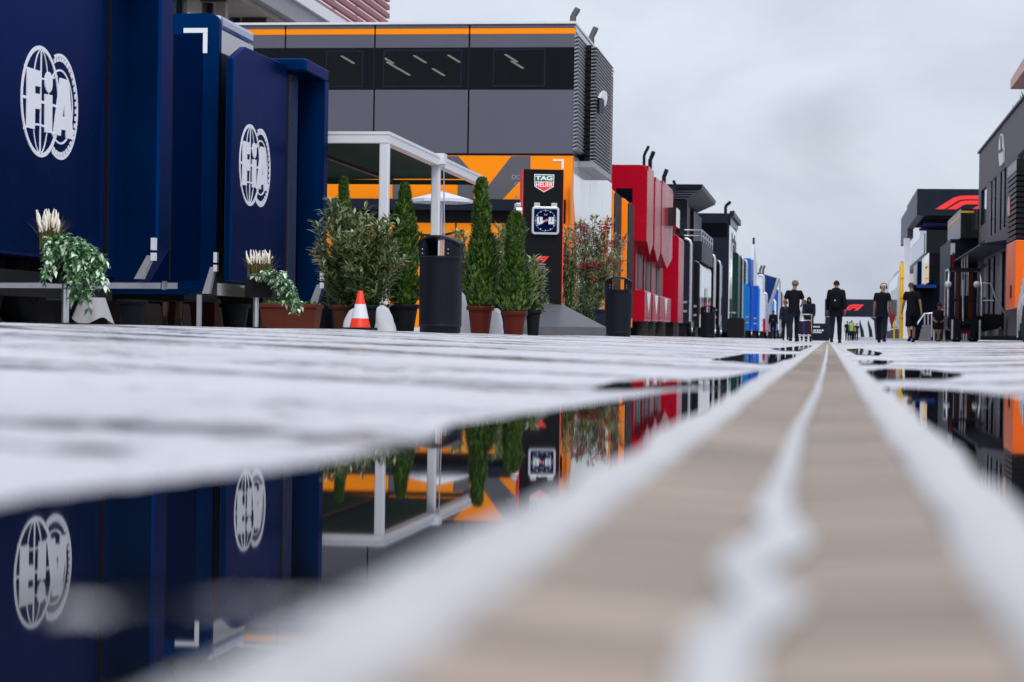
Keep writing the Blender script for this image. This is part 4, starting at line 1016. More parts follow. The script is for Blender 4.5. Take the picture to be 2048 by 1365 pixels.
# shield: px*s_ units, origin at column top centre
def kp(zx, zy): return ((zx-262)/3.791*s_*1.03, KH-(zy-82)/3.791*s_)
yf = -.181
def kpoly(name, pts, mt, d=.01, y0=yf, par=None):
    m = MB(); m.prism([(kp(*p)[0], y0, kp(*p)[1]) for p in pts], (0, -d, 0)); return m.build(name, mt, par or K, local=True)
sh = kpoly('shield_sign', [(193,120),(342,120),(339,214),(266,257),(196,214)], M['white_mark'], .006)
kpoly('green_field', [(199,127),(336,127),(335,174),(200,174)], M['green_mark'], .003, yf-.0061, sh)
kpoly('red_field', [(200,180),(335,180),(333,210),(266,249),(202,210)], M['red_mark'], .003, yf-.0061, sh)
o = kp(267, 151); text('TAG', .088, M['white_mark'], (o[0], yf-.0115, o[1]), (1, 0, 0), (0, 0, 1), 'upper_lettering', sh, .003, sx=1.5, local=True, bold=.004)
o = kp(267, 201); text('HEUER', .092, M['white_mark'], (o[0], yf-.0115, o[1]), (1, 0, 0), (0, 0, 1), 'lower_lettering', sh, .003, sx=.95, local=True, bold=.002)
# clock
def clock(cx, cz, w, axis):
    """axis 0: on the front; 1: on the left flank"""
    def P(u, d, v): return (cx+u, yf-d, cz+v) if axis == 0 else (-hw-.012-d, u-.0, cz+v)
    def bx(m, u0, u1, d0, d1, v0, v1):
        a, b_ = P(u0, d0, v0), P(u1, d1, v1); m.box(a, b_)
    def rb(m, u0, u1, d0, d1, v0, v1, r):
        a, b_ = P(u0, d0, v0), P(u1, d1, v1); m.rbox([min(a[i], b_[i]) for i in range(3)], [max(a[i], b_[i]) for i in range(3)], r, 0, 4, 'y' if axis == 0 else 'x')
    h_ = w/2
    m = MB(); rb(m, -h_, h_, .0, .10, -h_, h_, .05); fr = lk(m, 'clock_case', M['silver'], bevel=.008)
    for s in (-1, 1):
        m = MB(); rb(m, s*h_*.62-.045, s*h_*.62+.045, .02, .09, h_+.001, h_+.06, .01); m.build('pusher', M['silver'], fr, local=True)
    m = MB(); rb(m, -h_*.83, h_*.83, .101, .106, -h_*.83, h_*.83, .02); dl = m.build('dial', M['navy_dark'], fr, local=True)
    m = MB()
    for k in range(60):
        a = R(6*k); c_, s2 = math.cos(a), math.sin(a); r1 = h_*.76; r2 = h_*(.72 if k % 5 else .65); w2 = .002 if k % 5 else .0045
        pts = [P(r1*c_-w2*s2, .107, r1*s2+w2*c_), P(r2*c_-w2*s2, .107, r2*s2+w2*c_), P(r2*c_+w2*s2, .107, r2*s2-w2*c_), P(r1*c_+w2*s2, .107, r1*s2-w2*c_)]
        q = Vector(P(0, .109, 0))-Vector(P(0, .107, 0)); m.prism(pts, q)
    m.build('minute_track', M['white_mark'], dl, local=True)
    for s in (-1, 1):
        m = MB(); rb(m, s*h_*.42-.045, s*h_*.42+.045, .107, .109, -.055, .055, .012); sb = m.build('subdial', M['cl_white'], dl, local=True)
        m = MB(); bx(m, s*h_*.44-.004, s*h_*.44+.004, .1095, .111, -.02, .05); m.build('subdial_hand', M['slate'], sb, local=True)
    def hand(a, l, w2, mt):
        c_, s2 = math.cos(R(a)), math.sin(R(a)); m = MB()
        q = Vector(P(0, .116, 0))-Vector(P(0, .112, 0))
        m.prism([P(-.03*c_-w2*s2, .112, -.03*s2+w2*c_), P(l*c_-w2*s2*.4, .112, l*s2+w2*.4*c_), P(l*c_+w2*s2*.4, .112, l*s2-w2*.4*c_), P(-.03*c_+w2*s2, .112, -.03*s2-w2*c_)], q)
        m.build('hand', mt, dl, local=True)
    hand(212, h_*.62, .011, M['white_mark']); hand(200, h_*.42, .014, M['white_mark'])
    m = MB(); rb(m, -.016, .016, .117, .12, -.016, .016, .01); m.build('centre_cap', M['red_mark'], dl, local=True)
    if axis == 0:
        text('TAG', .028, M['white_mark'], P(0, .109, h_*.42), (1, 0, 0), (0, 0, 1), 'dial_lettering', dl, .002, local=True)
cc = kp(276, 474); clock(cc[0], cc[1], 212/3.791*s_, 0)
clock(0, cc[1]+.02, 212/3.791*s_*.9, 1)
def f1logo(P, name, parent, mt, local=False, d=(0, -.01, 0), sub=True):
    """red slanted swoosh emblem; P maps (u in 0..1 along, v in 0..1 up)"""
    polys = [[(0, 0), (.22, .60), (.30, .82), (.42, .97), (.56, 1.0), (1.0, 1.0), (.86, .72), (.52, .72), (.42, .68), (.36, .55), (.16, .0)],
             [(.20, 0), (.385, .48), (.44, .60), (.52, .64), (.84, .64), (.72, .36), (.52, .36), (.47, .30), (.36, 0)],
             [(.70, 0), (.985, .72), (1.0, .94), (.90, .70), (.76, .36), (.58, 0)]]
    polys[2] = [(.60, 0), (.90, .70), (1.03, 1.0), (1.22, 1.0), (.82, 0)]
    for k, pl_ in enumerate(polys):
        m = MB(); m.prism([P(u, v) for u, v in pl_], d); m.build(name, mt, parent, local=local)
ox = kp(205, 790); lw = 98/3.791*s_
f1logo(lambda u, v: (ox[0]-.02+u*lw, yf, ox[1]+v*.095), 'red_emblem', K, M['red_mark'], True, (0, -.006, 0))
for i, w_ in enumerate((.19, .15, .17)):          # too small to read in the photograph: broken dashes
    q = kp(248, 805+14*i); m = MB()
    for k in range(7): m.box((q[0]-w_/2+w_*k/7, yf-.004, q[1]-.007), (q[0]-w_/2+w_*(k+.72)/7, yf-.001, q[1]+.007))
    m.build('small_lettering', M['louvre'], K, local=True)

# ---------------------------------------------------------------- ivy stands by the navy trailers
def F_px(p):
    d = p-CP; return 1024+FP*d.dot(rv)/d.dot(fwd)
def ivy_stand(label, px, ppole0, ppole1, Y, boxpx, plume, trail, seed, sc=1.0):
    rnd.seed(seed); s_ = Y/FP
    X = F(px, 600, Y).x; z_ = hz(X)
    t = thing('ivy_planter', label, 'planter', (X, Y, z_), group='ivy planters on poles')
    zp = F(px, ppole0, Y).z
    m = MB(); m.tube([(X, Y, z_), (X, Y, zp)], .035*sc, 12); m.build('pole', M['silver'], t)
    m = MB(); m.rbox((X-.18, Y-.18, z_), (X+.18, Y+.18, z_+.02), .03, 0, 3, 'z'); m.build('base_plate', M['rubber'], t)
    a, b_ = F(boxpx[0], boxpx[2], Y), F(boxpx[1], boxpx[3], Y)
    m = MB(); m.box((a.x, Y-.12, b_.z), (b_.x, Y+.2, a.z)); m.build('planter_box', M['black'], t, bevel=.01)
    pl = MB(); gr = MB(); n = plume[4]
    for i in range(n):
        bx_ = F(rnd.uniform(plume[0]+6, plume[1]-6), plume[3], Y+rnd.uniform(-.08, .12)); tp = F(min(plume[1], max(plume[0], F_px(bx_)+rnd.uniform(-13, 13))), rnd.uniform(plume[2], plume[2]+.45*(plume[3]-plume[2])), bx_.y)
        dr = tp-bx_; mid = bx_+dr*.22
        pts = [mid+dr*.78*q/5+Vector((.008*math.sin(q+i), 0, 0)) for q in range(6)]
        pl.tube(pts, [.006*sc, .011*sc, .013*sc, .012*sc, .009*sc, .004*sc], 7)
        gr.tube([bx_-Vector((0, 0, .12)), mid], [.004, .003], 4)
    for i in range(150):
        p = F(rnd.uniform(plume[0]+8, plume[1]-4), plume[3]+12, Y+rnd.uniform(-.08, .12))
        leaf(gr, p, Vector((rnd.uniform(-.8, .8), rnd.uniform(-.6, .6), rnd.uniform(.7, 1.4))), rnd.uniform(.12, .34), .010, 0, .12)
    pl.build('plume', M['plume'], t); gr.build('grass_blade', M['straw'], t)
    iv = MB(); vine = MB()
    for (sx0, sy0, sx1, sy1, cnt) in trail:
        for c in range(cnt):
            u = rnd.random(); yy_ = Y-.16+rnd.uniform(-.10, .10)
            a = F(sx0+rnd.uniform(-6, 6), sy0+rnd.uniform(-5, 5), yy_); b_ = F(sx1+rnd.uniform(-9, 9), sy1+rnd.uniform(-16, 6), yy_-rnd.uniform(0, .1))
            mid = (a+b_)/2+Vector((rnd.uniform(-.05, .10), 0, abs(a.z-b_.z)*.12+.03)); k = 16
            pts = [a*(1-q)**2+mid*2*q*(1-q)+b_*q*q for q in [i/k for i in range(k+1)]]
            vine.tube(pts, .003, 4)
            for p in pts:
                for r_ in range(2):
                    d = Vector((rnd.uniform(-1, 1), rnd.uniform(-1, .3), rnd.uniform(-1.2, .5)))
                    ln = rnd.uniform(.045, .085)*sc
                    leaf(iv, p+rvec(.015), d, ln, ln*.55, 1 if rnd.random() < .42 else 0, .25)
    vine.build('vine', M['ivy'], t); iv.build('foliage', [M['ivy'], M['ivy_b']], t)
ivy_stand('ivy and cream plume planter on a silver pole before the nearest navy trailer', 131, 560, 655, 20.0, (100, 150, 520, 568), (74, 124, 415, 474, 30),
          [(98, 480, 92, 562, 7), (110, 478, 98, 545, 4), (120, 474, 190, 520, 12), (130, 482, 205, 565, 12), (125, 490, 150, 600, 9), (150, 485, 180, 585, 11), (150, 480, 205, 535, 9), (160, 490, 195, 560, 10), (140, 500, 172, 610, 5), (120, 480, 150, 510, 8)], 31)
ivy_stand('smaller ivy and cream plume planter below the second emblem', 512, 590, 655, 26.4, (495, 548, 558, 596), (489, 547, 499, 535, 26),
          [(512, 555, 560, 560, 8), (530, 545, 575, 575, 11), (540, 548, 588, 600, 10), (560, 570, 592, 615, 8), (550, 560, 570, 606, 6), (570, 575, 595, 623, 4)], 32)
# ---------------------------------------------------------------- the row further down on the left
def flank(t, name, X, y0, y1, z0_, z1_, mt, proud=.006, r=.0):
    m = MB(); m.rbox((X-.02, y0, z0_), (X+proud, y1, z1_), max(r, .001), 0, 3, 'x'); return m.build(name, M[mt] if isinstance(mt, str) else mt, t)
def zs(py, px, X): return SD(px, py, X).z
# red trucks: three tall slide-outs with pointed lower ends, vents beneath, and one short cab
def red_unit(px0, px1, px2, pt, pm, ptip, ptip2, pv, px_v1, label, X=-6.05, vent=True, notch=False, first=False):
    Y0 = YX(px1, X); Y1 = YX(px2, X); x0 = F(px0, 400, Y0).x if first else X-2.3
    zt_ = F(px1, pt, Y0).z; zm = F(px1, pm, Y0).z; zp_ = F(px1, ptip, Y0).z; zv = F(px1, pv, Y0).z
    t = thing('race_truck', label, 'truck', ((x0+X)/2, (Y0+Y1)/2, 0), group='red trucks')
    m = MB(); m.rbox((x0, Y0, zm), (X, Y0+.35, zt_), (.01, .01, .25, .05), 0, 5); m.build('upper_end_wall', M['red'], t, bevel=.03)
    # side of the slide-out ending in a downward point
    ym = (Y0+.352+Y1)/2
    m = MB(); m.prism([(X, Y0+.352, zm), (X, ym, zp_), (X, Y1, zm), (X, Y1, zt_), (X, Y0+.352, zt_)], (-1.9, 0, 0)); m.build('pointed_slide_out', M['red'], t, bevel=.02)
    zg = F(px1, 644, Y0).z
    Xl = X-.35
    m = MB(); m.box((x0, Y0+.06, zg), (Xl, Y1, zm-.003)); m.build('lower_wall', M['red_dark'], t)
    m = MB(); m.prism([(Xl+.001, ym-.75, zv), (Xl+.001, ym+.75, zv), (Xl+.001, ym+.75, zm-.35), (Xl+.001, ym, zp_-.1), (Xl+.001, ym-.75, zm-.35)], (.03, 0, 0)); m.build('vent_grille', M['grille'], t)
    m = MB(); m.rbox((x0, Y0+.0, zg+.02), (X-.03, Y1, zv-.06), (.01, .06, .06, .01), 0, 3); m.build('skirt', M['red'], t)
    m = MB(); m.prism([(X-.029, ym-.8, zv-.12), (X-.029, ym+.8, zv-.12), (X-.029, ym, zv-.8)], (.012, 0, 0)); m.build('white_arrow', M['white_side'], t)
    m = MB(); 
    for k in range(9): m.lathe([(.25, .03+k*.055), (.34, .055+k*.055), (.25, .08+k*.055)], (X-.35, ym, hz(X)), 16)
    m.lathe([(.22, 0), (.22, .55)], (X-.35, ym, hz(X)), 12); m.build('spring_foot', M['grille'], t)
    m = MB(); m.box((x0, Y0+.2, .12), (X-.7, Y1-.1, zg-.003)); m.build('chassis', M['black'], t)
    return t, Y0, Y1, zt_
t, Y0, Y1, zt_ = red_unit(1215, 1290, 1303, 330, 483, 507, 0, 577, 0, 'nearest tall red truck, widest one with a dark square window in its end wall', first=True)
m = MB(); a, b_ = F(1232, 377, Y0), F(1265, 405, Y0); m.box((a.x, Y0-.012, b_.z), (b_.x, Y0+.01, a.z)); m.build('end_window', M['dark_glass'], t)
exhaust(t, F(1288, 330, Y0+.8).x, Y0+.8, zt_-.05, .75, .05, .2, 'slate'); exhaust(t, F(1300, 340, Y0+2.4).x, Y0+2.4, zt_-.05, .70, .07, .16, 'slate')
t, Y0, Y1, zt_ = red_unit(1300, 1306, 1318, 353, 500, 522, 0, 583, 0, 'narrow red truck squeezed between the widest and the one with the display screen')
t, Y0, Y1, zt_ = red_unit(1316, 1320, 1342, 360, 508, 532, 0, 588, 0, 'red truck with a small display screen high on its pink-lit side')
exhaust(t, F(1328, 350, Y0+2.5).x, Y0+2.5, zt_-.05, .62, .08, .14, 'slate'); exhaust(t, F(1348, 350, Y0+6).x, Y0+6, zt_-.1, .5, .06, .0, 'slate')
m = MB(); m.box((-6.05, YX(1333, -6.05), zs(450, 1333, -6.05)), (-5.75, YX(1340, -6.05), zs(412, 1333, -6.05))); m.build('display_screen', M['black_gloss'], t)
m = MB(); y_ = YX(1340, -6.05); m.box((-6.04, y_+.001, zs(449, 1333, -6.05)), (-5.74, y_+.05, zs(413, 1333, -6.05))); m.build('screen_frame', M['white_metal'], t)
t, Y0, Y1, x0, zt_, zb_ = pod('race_truck', 1342, 1355, 1366, 468, 645, -6.0, 'red', 'red', 'shortest red truck, plain cab at the far end of the red group', 'truck', 'red trucks', r=.25)
m = MB()
for k in range(9): m.lathe([(.25, .03+k*.055), (.34, .055+k*.055), (.25, .08+k*.055)], (-6.4, (Y0+Y1)/2, hz(-6)), 16)
m.build('spring_foot', M['grille'], t)

# dark timber hospitality house with flat flared canopy
YH = YX(1366, -7.6)
H_ = thing('canopy_house', 'dark two-storey house with a flared flat canopy roof behind the red trucks', 'building', (-9, YH+4, 0))
Xh = -7.6; m = MB(); m.box((Xh-4, YH+8, .3), (Xh, YH+16, F(1366, 405, YH).z)); m.build('wall', M['slate'], H_)
w1 = F(1352, 425, YH).x; 
m = MB(); m.box((Xh-3.5, YH+.5, .3), (F(1362, 480, YH).x, YH+7.9, F(1366, 400, YH).z)); m.build('timber_wall', M['wood'], H_)
m = MB(); a, b_ = F(1353, 445, YH+.5), F(1359, 475, YH+.5); m.box((a.x, YH+.47, b_.z), (b_.x, YH+.499, a.z)); m.build('window', M['dark_glass'], H_)
m = MB(); m.box((F(1363, 480, YH).x, YH+.3, .3), (F(1373, 480, YH).x, YH+.8, F(1366, 400, YH).z)); m.build('corner_post', M['slate'], H_)
YR = YH-1.5; XR = F(1405, 368, YR).x; zr = F(1405, 369, YR).z; zr2 = F(1375, 409, YR+6).z
YR2 = YX(1428, XR)
m = MB(); xa = F(1320, 372, YR).x
m.add([(xa, YR, zr), (XR, YR, zr), (XR, YR2, zr), (xa, YR2, zr), (xa, YR+.1, zr-.22), (XR-.05, YR+.1, zr-.22), (XR-.05, YR2, zr-.22), (xa, YR2, zr-.22), (xa, YR+2.5, zr-.85), (XR-1.2, YR+2.5, zr-.75), (XR-1.2, YR2, zr-.75), (xa, YR2, zr-.85)],
      [(0, 1, 2, 3), (0, 4, 5, 1), (1, 5, 6, 2), (4, 8, 9, 5), (5, 9, 10, 6), (8, 11, 10, 9), (2, 6, 7, 3), (6, 10, 11, 7)]); m.build('canopy_roof', M['slate'], H_)
for k in range(5):
    m = MB(); u = .12+k*.2; m.tube([(xa, YR+.4+u*2, zr-.24-u*.55), (XR-.1-u*1.0, YR+.3+u*2, zr-.26-u*.5)], .03, 6); m.build('roof_fin', M['louvre'], H_)

def truck(px0, px1, px2, pt, pb, X, cf, cs, label, name='race_truck', cat='truck', group='trucks further down the row', rim=None, wh=True, r=.22, off=1.6, **k):
    t, Y0, Y1, x0, zt_, zb_ = pod(name, px0, px1, px2, pt, pb, X, cf, cs, label, cat, group, r=r, off=off)
    if rim:
        m = MB(); q = .035+Y0*.0003
        m.tube([(x0+.1, Y0-.02, zt_+.0), (X-.18, Y0-.02, zt_+.0), (X-.04, Y0-.02, zt_-.08), (X+.01, Y0-.02, zt_-.25), (X+.01, Y0-.02, zb_+.1)], q, 6); m.build('light_edge', M[rim], t)
    # side panel joints, cab steps, lights, wheels
    D = Y1-Y0
    for u in (.35, .62, .85):
        m = MB(); m.box((X-.012, Y0+D*u, zb_+.05), (X+.004-.010, Y0+D*u+.05, zt_-.12)); m.build('panel_joint', M['black'], t)
    if wh:
        for u in (.3, .7):
            m = MB(); m.lathe([(.02, 0), (.46, 0), (.48, .03), (.48, .25), (.46, .28), (.02, .28)], (X-.28, Y0+D*u, hz(X)+.48), 18, 0, ax='x'); wo = m.build('wheel', M['rubber'], t)
            m = MB(); m.lathe([(.01, 0), (.26, 0), (.28, .04), (.28, .05)], (X-.02, Y0+D*u, hz(X)+.48), 14, 0, ax='x'); m.build('rim', M['silver'], wo)
    for kx, kz in ((.25, .5), (.25, .9)):
        m = MB(); m.box((X-kx-.12, Y0-.035, zb_+kz), (X-kx+.12, Y0-.001, zb_+kz+.10)); m.build('marker_lamp', M['silver'], t)
    return t, Y0, Y1, x0, zt_, zb_
t, Y0, Y1, *_ = truck(1364, 1379, 1390, 478, 648, -6.0, 'slate', 'slate', 'midnight blue truck with a rounded silver edge right beside the shortest red truck', rim='silver')
m = MB(); m.lathe([(.01, 0), (.12, 0), (.12, .3), (.01, .32)], (-6.5, Y0+1, _[1]), 12); m.build('roof_vent', M['black'], t)
t, Y0, Y1, x0, zt_, zb_ = truck(1388, 1398, 1421, 522, 655, -5.75, 'black_gloss', 'black_gloss', 'black truck with tall pale silver side panels behind the far litter bin', off=.6)
D = Y1-Y0
for a, c in ((.10, .36), (.38, .64), (.66, .96)): flank(t, 'pale_panel', -5.75, Y0+D*a, Y0+D*c, zb_+.05 if a != .38 else zb_+1.9, zt_-.25, 'white_side', .012, .03)
flank(t, 'side_door', -5.75, Y0+D*.42, Y0+D*.60, zb_+.1, zb_+1.85, 'dark_glass', .008)
# balcony on top
m = MB(); m.box((x0-1, Y0+.3, zt_+.02), (-5.7, Y1, zt_+.9)); m.build('balcony_wall', M['slate'], t)
for h_ in (1.15, 1.4):
    m = MB(); m.tube([(x0-.5, Y0+.3, zt_+h_), (-5.72, Y0+.3, zt_+h_), (-5.72, Y1, zt_+h_)], .03, 6); m.build('hand_rail', M['silver'], t)
for k in range(6):
    m = MB(); m.tube([(-5.72, Y0+.3+k*(D-.4)/5, zt_+.9), (-5.72, Y0+.3+k*(D-.4)/5, zt_+1.4)], .025, 6); m.build('rail_post', M['silver'], t)
truck(1421, 1427, 1431, 509, 652, -5.9, 'black_gloss', 'black_gloss', 'slim black truck with a red stripe right of the silver panelled truck', rim='silver')
truck(1431, 1438, 1443, 521, 655, -5.9, 'black_gloss', 'black_gloss', 'lower black truck with rounded silver outline before the tall white-sided block', rim='silver')
truck(1398, 1449, 1455, 479, 655, -6.6, 'black_gloss', 'white_side', 'wide black trailer end with a bright white rounded corner beneath the tall dark block', rim='white_metal', off=0, r=.1)
# tall dark block with white side
YB = YX(1456, -6.2); XBk = -6.2
B_ = thing('hospitality_block', 'tall black hospitality block with a bright white side and green top corner', 'building', (-9.5, YB+4, 0))
zt_ = F(1456, 427, YB).z; x0 = F(1372, 427, YB).x; Ye = YX(1471, XBk); Dm = Ye-YB
m = MB(); m.box((x0, YB, .5), (XBk-.02, Ye, zt_)); m.build('end_wall', M['slate'], B_)
m = MB(); a, b_ = F(1384, 446, YB), F(1454, 475, YB); m.box((a.x, YB-.03, b_.z), (b_.x, YB-.001, a.z)); m.build('window_band', M['dark_glass'], B_)
m = MB(); m.box((XBk-.019, YB, .6), (XBk+.04, Ye, zt_-.75)); m.build('white_side', M['white_side'], B_)
m = MB(); m.box((XBk-.02, YB, zt_-.2), (XBk+.25, Ye+.3, zt_+.15)); m.build('roof_edge', M['slate'], B_)
m = MB(); m.prism([(XBk+.03, YB-.01, zt_-.8), (XBk+.03, YB-.01, zt_-.21), (XBk+.03, Ye, zt_-.21), (XBk+.03, Ye, zt_-.5)], (.03, 0, 0)); m.build('green_corner', M['green_dark'], B_)
m = MB()
for k, (a, b_, r_) in enumerate(((.2, .62, .5), (.35, .5, .9), (.5, .66, 1.1), (.62, .8, .7))):
    m.box((XBk+.041, YB+Dm*.2+k*Dm*.16, zt_-2.7-.2*(k % 2)), (XBk+.055, YB+Dm*.2+k*Dm*.16+Dm*.1, zt_-1.1-.3*(k % 2)))
m.box((XBk+.0555, YB+Dm*.25, zt_-2.2), (XBk+.062, YB+Dm*.75, zt_-2.0)); m.build('dark_emblem', M['slate'], B_)
for k in range(3):
    m = MB(); m.box((XBk+.041, YB+Dm*(.2+.25*k), .7), (XBk+.06, YB+Dm*(.3+.25*k), 3.2)); m.build('dark_stripe', M['slate'], B_)
m = MB(); m.tube([(XBk+.08, YB+Dm*.15, 2.6), (XBk+.08, YB+Dm*.15, 6.0), (XBk+.08, YB+Dm*.3, 6.2), (XBk+.08, YB+Dm*.5, 6.0), (XBk+.08, YB+Dm*.5, 2.6)], .05, 6); m.build('arched_frame', M['silver'], B_)
exhaust(B_, F(1451, 426, YB+1).x, YB+1, zt_-.05, .85, .10, .40, 'slate'); exhaust(B_, F(1462, 426, YB+8).x, YB+8, zt_+.1, .5, .09, .3, 'slate')
truck(1466, 1475, 1480, 505, 655, -5.8, 'green_dark', 'green_dark', 'tallest dark green truck with white winged lettering right of the white-sided block', rim=None)
t, Y0, Y1, x0, zt_, zb_ = truck(1480, 1483, 1486, 513, 655, -5.7, 'green_dark', 'green_dark', 'second dark green truck, narrow, between the tallest green truck and the blue trucks', rim='silver')
truck(1485, 1491, 1495, 520, 658, -5.7, 'green_dark', 'green_dark', 'third dark green truck with a silver edge, touching the blue trucks', rim='silver')
Yg = YX(1478, -5.8)-1
t, Y0, Y1, x0, zt_, zb_ = truck(1490, 1507, 1512, 517, 660, -5.9, 'blue', 'blue', 'tall bright blue truck with an antenna mast and a grey pointed fin', rim=None)
m = MB(); m.tube([(x0+.6, Y0+1, zt_), (x0+.6, Y0+1, zt_+1.7)], .09, 8); m.build('antenna_mast', M['slate'], t)
m = MB(); yq = Y0+3; zq = zt_
m.prism([SD(1507, 600, -5.85), SD(1507, 520, -5.85), SD(1509, 489, -5.85), SD(1511, 500, -5.85), SD(1513, 525, -5.85), SD(1513, 600, -5.85)], (-.2, 0, 0)); m.build('pointed_fin', M['silver'], t)
truck(1497, 1501, 1504, 568, 662, -5.3, 'blue', 'blue', 'short light blue truck in front of the tall bright blue truck', rim='blue_deep')
truck(1511, 1516, 1519, 572, 662, -5.3, 'blue_deep', 'blue_deep', 'short deep blue truck left of the white and red trucks', rim='blue')
def two(px0, px1, px2, pt, pb, X, c, label, split=638):
    t, Y0, Y1, x0, zt_, zb_ = truck(px0, px1, px2, pt, pb, X, c, c, label, rim='silver')
    z_ = F(px1, split, Y0).z
    m = MB(); m.box((x0+.02, Y0-.05, zb_-.1), (X+.02, Y0-.001, z_)); m.build('red_bumper', M['red'], t); m = MB(); m.box((X+.001, Y0, zb_-.1), (X+.02, Y1, z_)); m.build('red_skirt', M['red'], t)
    return t
two(1514, 1526, 1530, 551, 663, -5.6, 'white_side', 'tallest white truck with red lower panels left of the blue awning')
two(1526, 1532, 1535, 586, 663, -5.2, 'white_side', 'lower white truck with red lower panels under the blue awning')
# blue awning
YA = 205; 
A_ = thing('blue_awning', 'slanting dark blue awning sail on pale struts above the white and blue trucks', 'awning', (F(1555, 600, YA).x, YA, 0))
pts = [F(1514, 545, YA), F(1556, 557, YA), F(1538, 608, YA), F(1528, 590, YA)]
m = MB(); m.prism(pts, (0, .25, 0)); m.build('sail', M['blue_tarp'], A_)
m = MB(); m.tube([F(1557, 557, YA-.3), F(1540, 610, YA-.3), F(1540, 664, YA-.3)], .16, 8); m.build('strut', M['silver'], A_)
m = MB(); m.tube([F(1560, 562, YA+2), F(1560, 668, YA+2)], .1, 8); m.build('mast', M['silver'], A_)
for q in (1520, 1526): exhaust(A_, F(q, 550, YA-6).x, YA-6, F(q, 552, YA-6).z, .9, .1, .2, name='roof_stack')
truck(1543, 1549, 1553, 600, 660, -5.2, 'blue', 'blue', 'royal blue truck with white stripes under the right edge of the awning', rim='white_metal')
truck(1552, 1557, 1560, 578, 662, -5.2, 'blue_deep', 'blue', 'farthest royal blue truck beside the thin mast', rim='white_metal')
truck(1559, 1563, 1566, 583, 662, -5.2, 'slate', 'silver', 'farthest truck of the left row, dark end and pale side', rim=None)
# crates before the white block, dark boxes
m = MB(); a, b_ = F(1455, 636, 100), F(1488, 672, 100); m.rbox((a.x, 100, hz(5)), (b_.x, 101.4, a.z), .12, 0, 3); o = m.build('covered_crate', M['black'], None); tag(o, 'low rounded black covered crate at the foot of the white-sided block', 'crate')
# dark sign box left of the drain
YS_ = 165
SB = thing('sign_box', 'dark blue free-standing sign box with small white lettering left of the far gantry', 'sign', (F(1640, 660, YS_).x, YS_, 0))
a, b_ = F(1619, 647, YS_), F(1655, 681, YS_); m = MB(); m.box((a.x, YS_, .02), (b_.x, YS_+1.2, a.z)); m.build('box_body', M['slate'], SB, bevel=.02)
for (py, wd_) in ((654, .5), (661, 1.1), (665, .8)):
    q = F(1633, py, YS_); m = MB()
    for k in range(6): m.box((q.x-wd_/2+wd_*k/6, YS_-.03, q.z-.05), (q.x-wd_/2+wd_*(k+.75)/6, YS_-.001, q.z+.05))
    m.build('lettering', M['white_mark'], SB)

# ---------------------------------------------------------------- gantry across the road
YG_ = 300
GA = thing('entrance_gantry', 'dark blue gantry arch with a red slanted emblem spanning the end of the road', 'gantry', (F(1720, 640, YG_).x, YG_, 0))
gt, gb = 599, 635
a, b_ = F(1650, gt, YG_), F(1778, gb, YG_)
m = MB(); m.box((a.x, YG_, b_.z), (b_.x, YG_+1.5, F(1720, gt, YG_).z)); m.build('beam', M['slate'], GA, bevel=.05)
for p0, p1, s in ((1650, 1663, 1), (1748, 1766, -1)):
    m = MB(); x0, x1 = F(p0, 650, YG_).x, F(p1, 650, YG_).x; zb_ = F(1720, gb, YG_).z
    if s < 0: pts = [(x0+.25, YG_+.02, .0), (x1, YG_+.02, .0), (x1, YG_+.02, zb_), (x0-.5, YG_+.02, zb_), (x0, YG_+.02, zb_-.4)]
    else: pts = [(x0, YG_+.02, .0), (x1-.25, YG_+.02, .0), (x1, YG_+.02, zb_-.4), (x1+.5, YG_+.02, zb_), (x0, YG_+.02, zb_)]
    m.prism(pts, (0, 1.4, 0)); m.build('gantry_leg', M['slate'], GA)
o0 = F(1689, 621, YG_); wl = F(1721, 621, YG_).x-o0.x; hl = F(1689, 609, YG_).z-o0.z
f1logo(lambda u, v: (o0.x+u*wl, YG_-.01, o0.z+v*hl), 'red_emblem', GA, M['red_mark'], False, (0, -.03, 0))
for i, (px, pt) in enumerate(((1720, 641), (1737, 641))):
    YP = 250; a = F(px, pt, YP); b_ = F(px+4, 674, YP)
    m = MB(); n = 7
    m.tube([(b_.x+.12, YP, 0), (b_.x-.02, YP, .5*a.z), (a.x, YP, a.z*.85), (a.x, YP, a.z)], [.22, .20, .11, .03], 10)
    o = m.build('feather_flag', M['slate']); tag(o, ['left', 'right'][i]+' one of two dark curved flags under the far gantry', 'flag', 'dark flags under the gantry')
m = MB(); a, b_ = F(1694, 676, 230), F(1748, 680, 230); m.rbox((a.x, 230, 0), (b_.x, 231, a.z+.1), .05, 0, 2); o = m.build('low_barrier', M['silver']); tag(o, 'low pale barrier lying across the road under the far gantry', 'barrier')

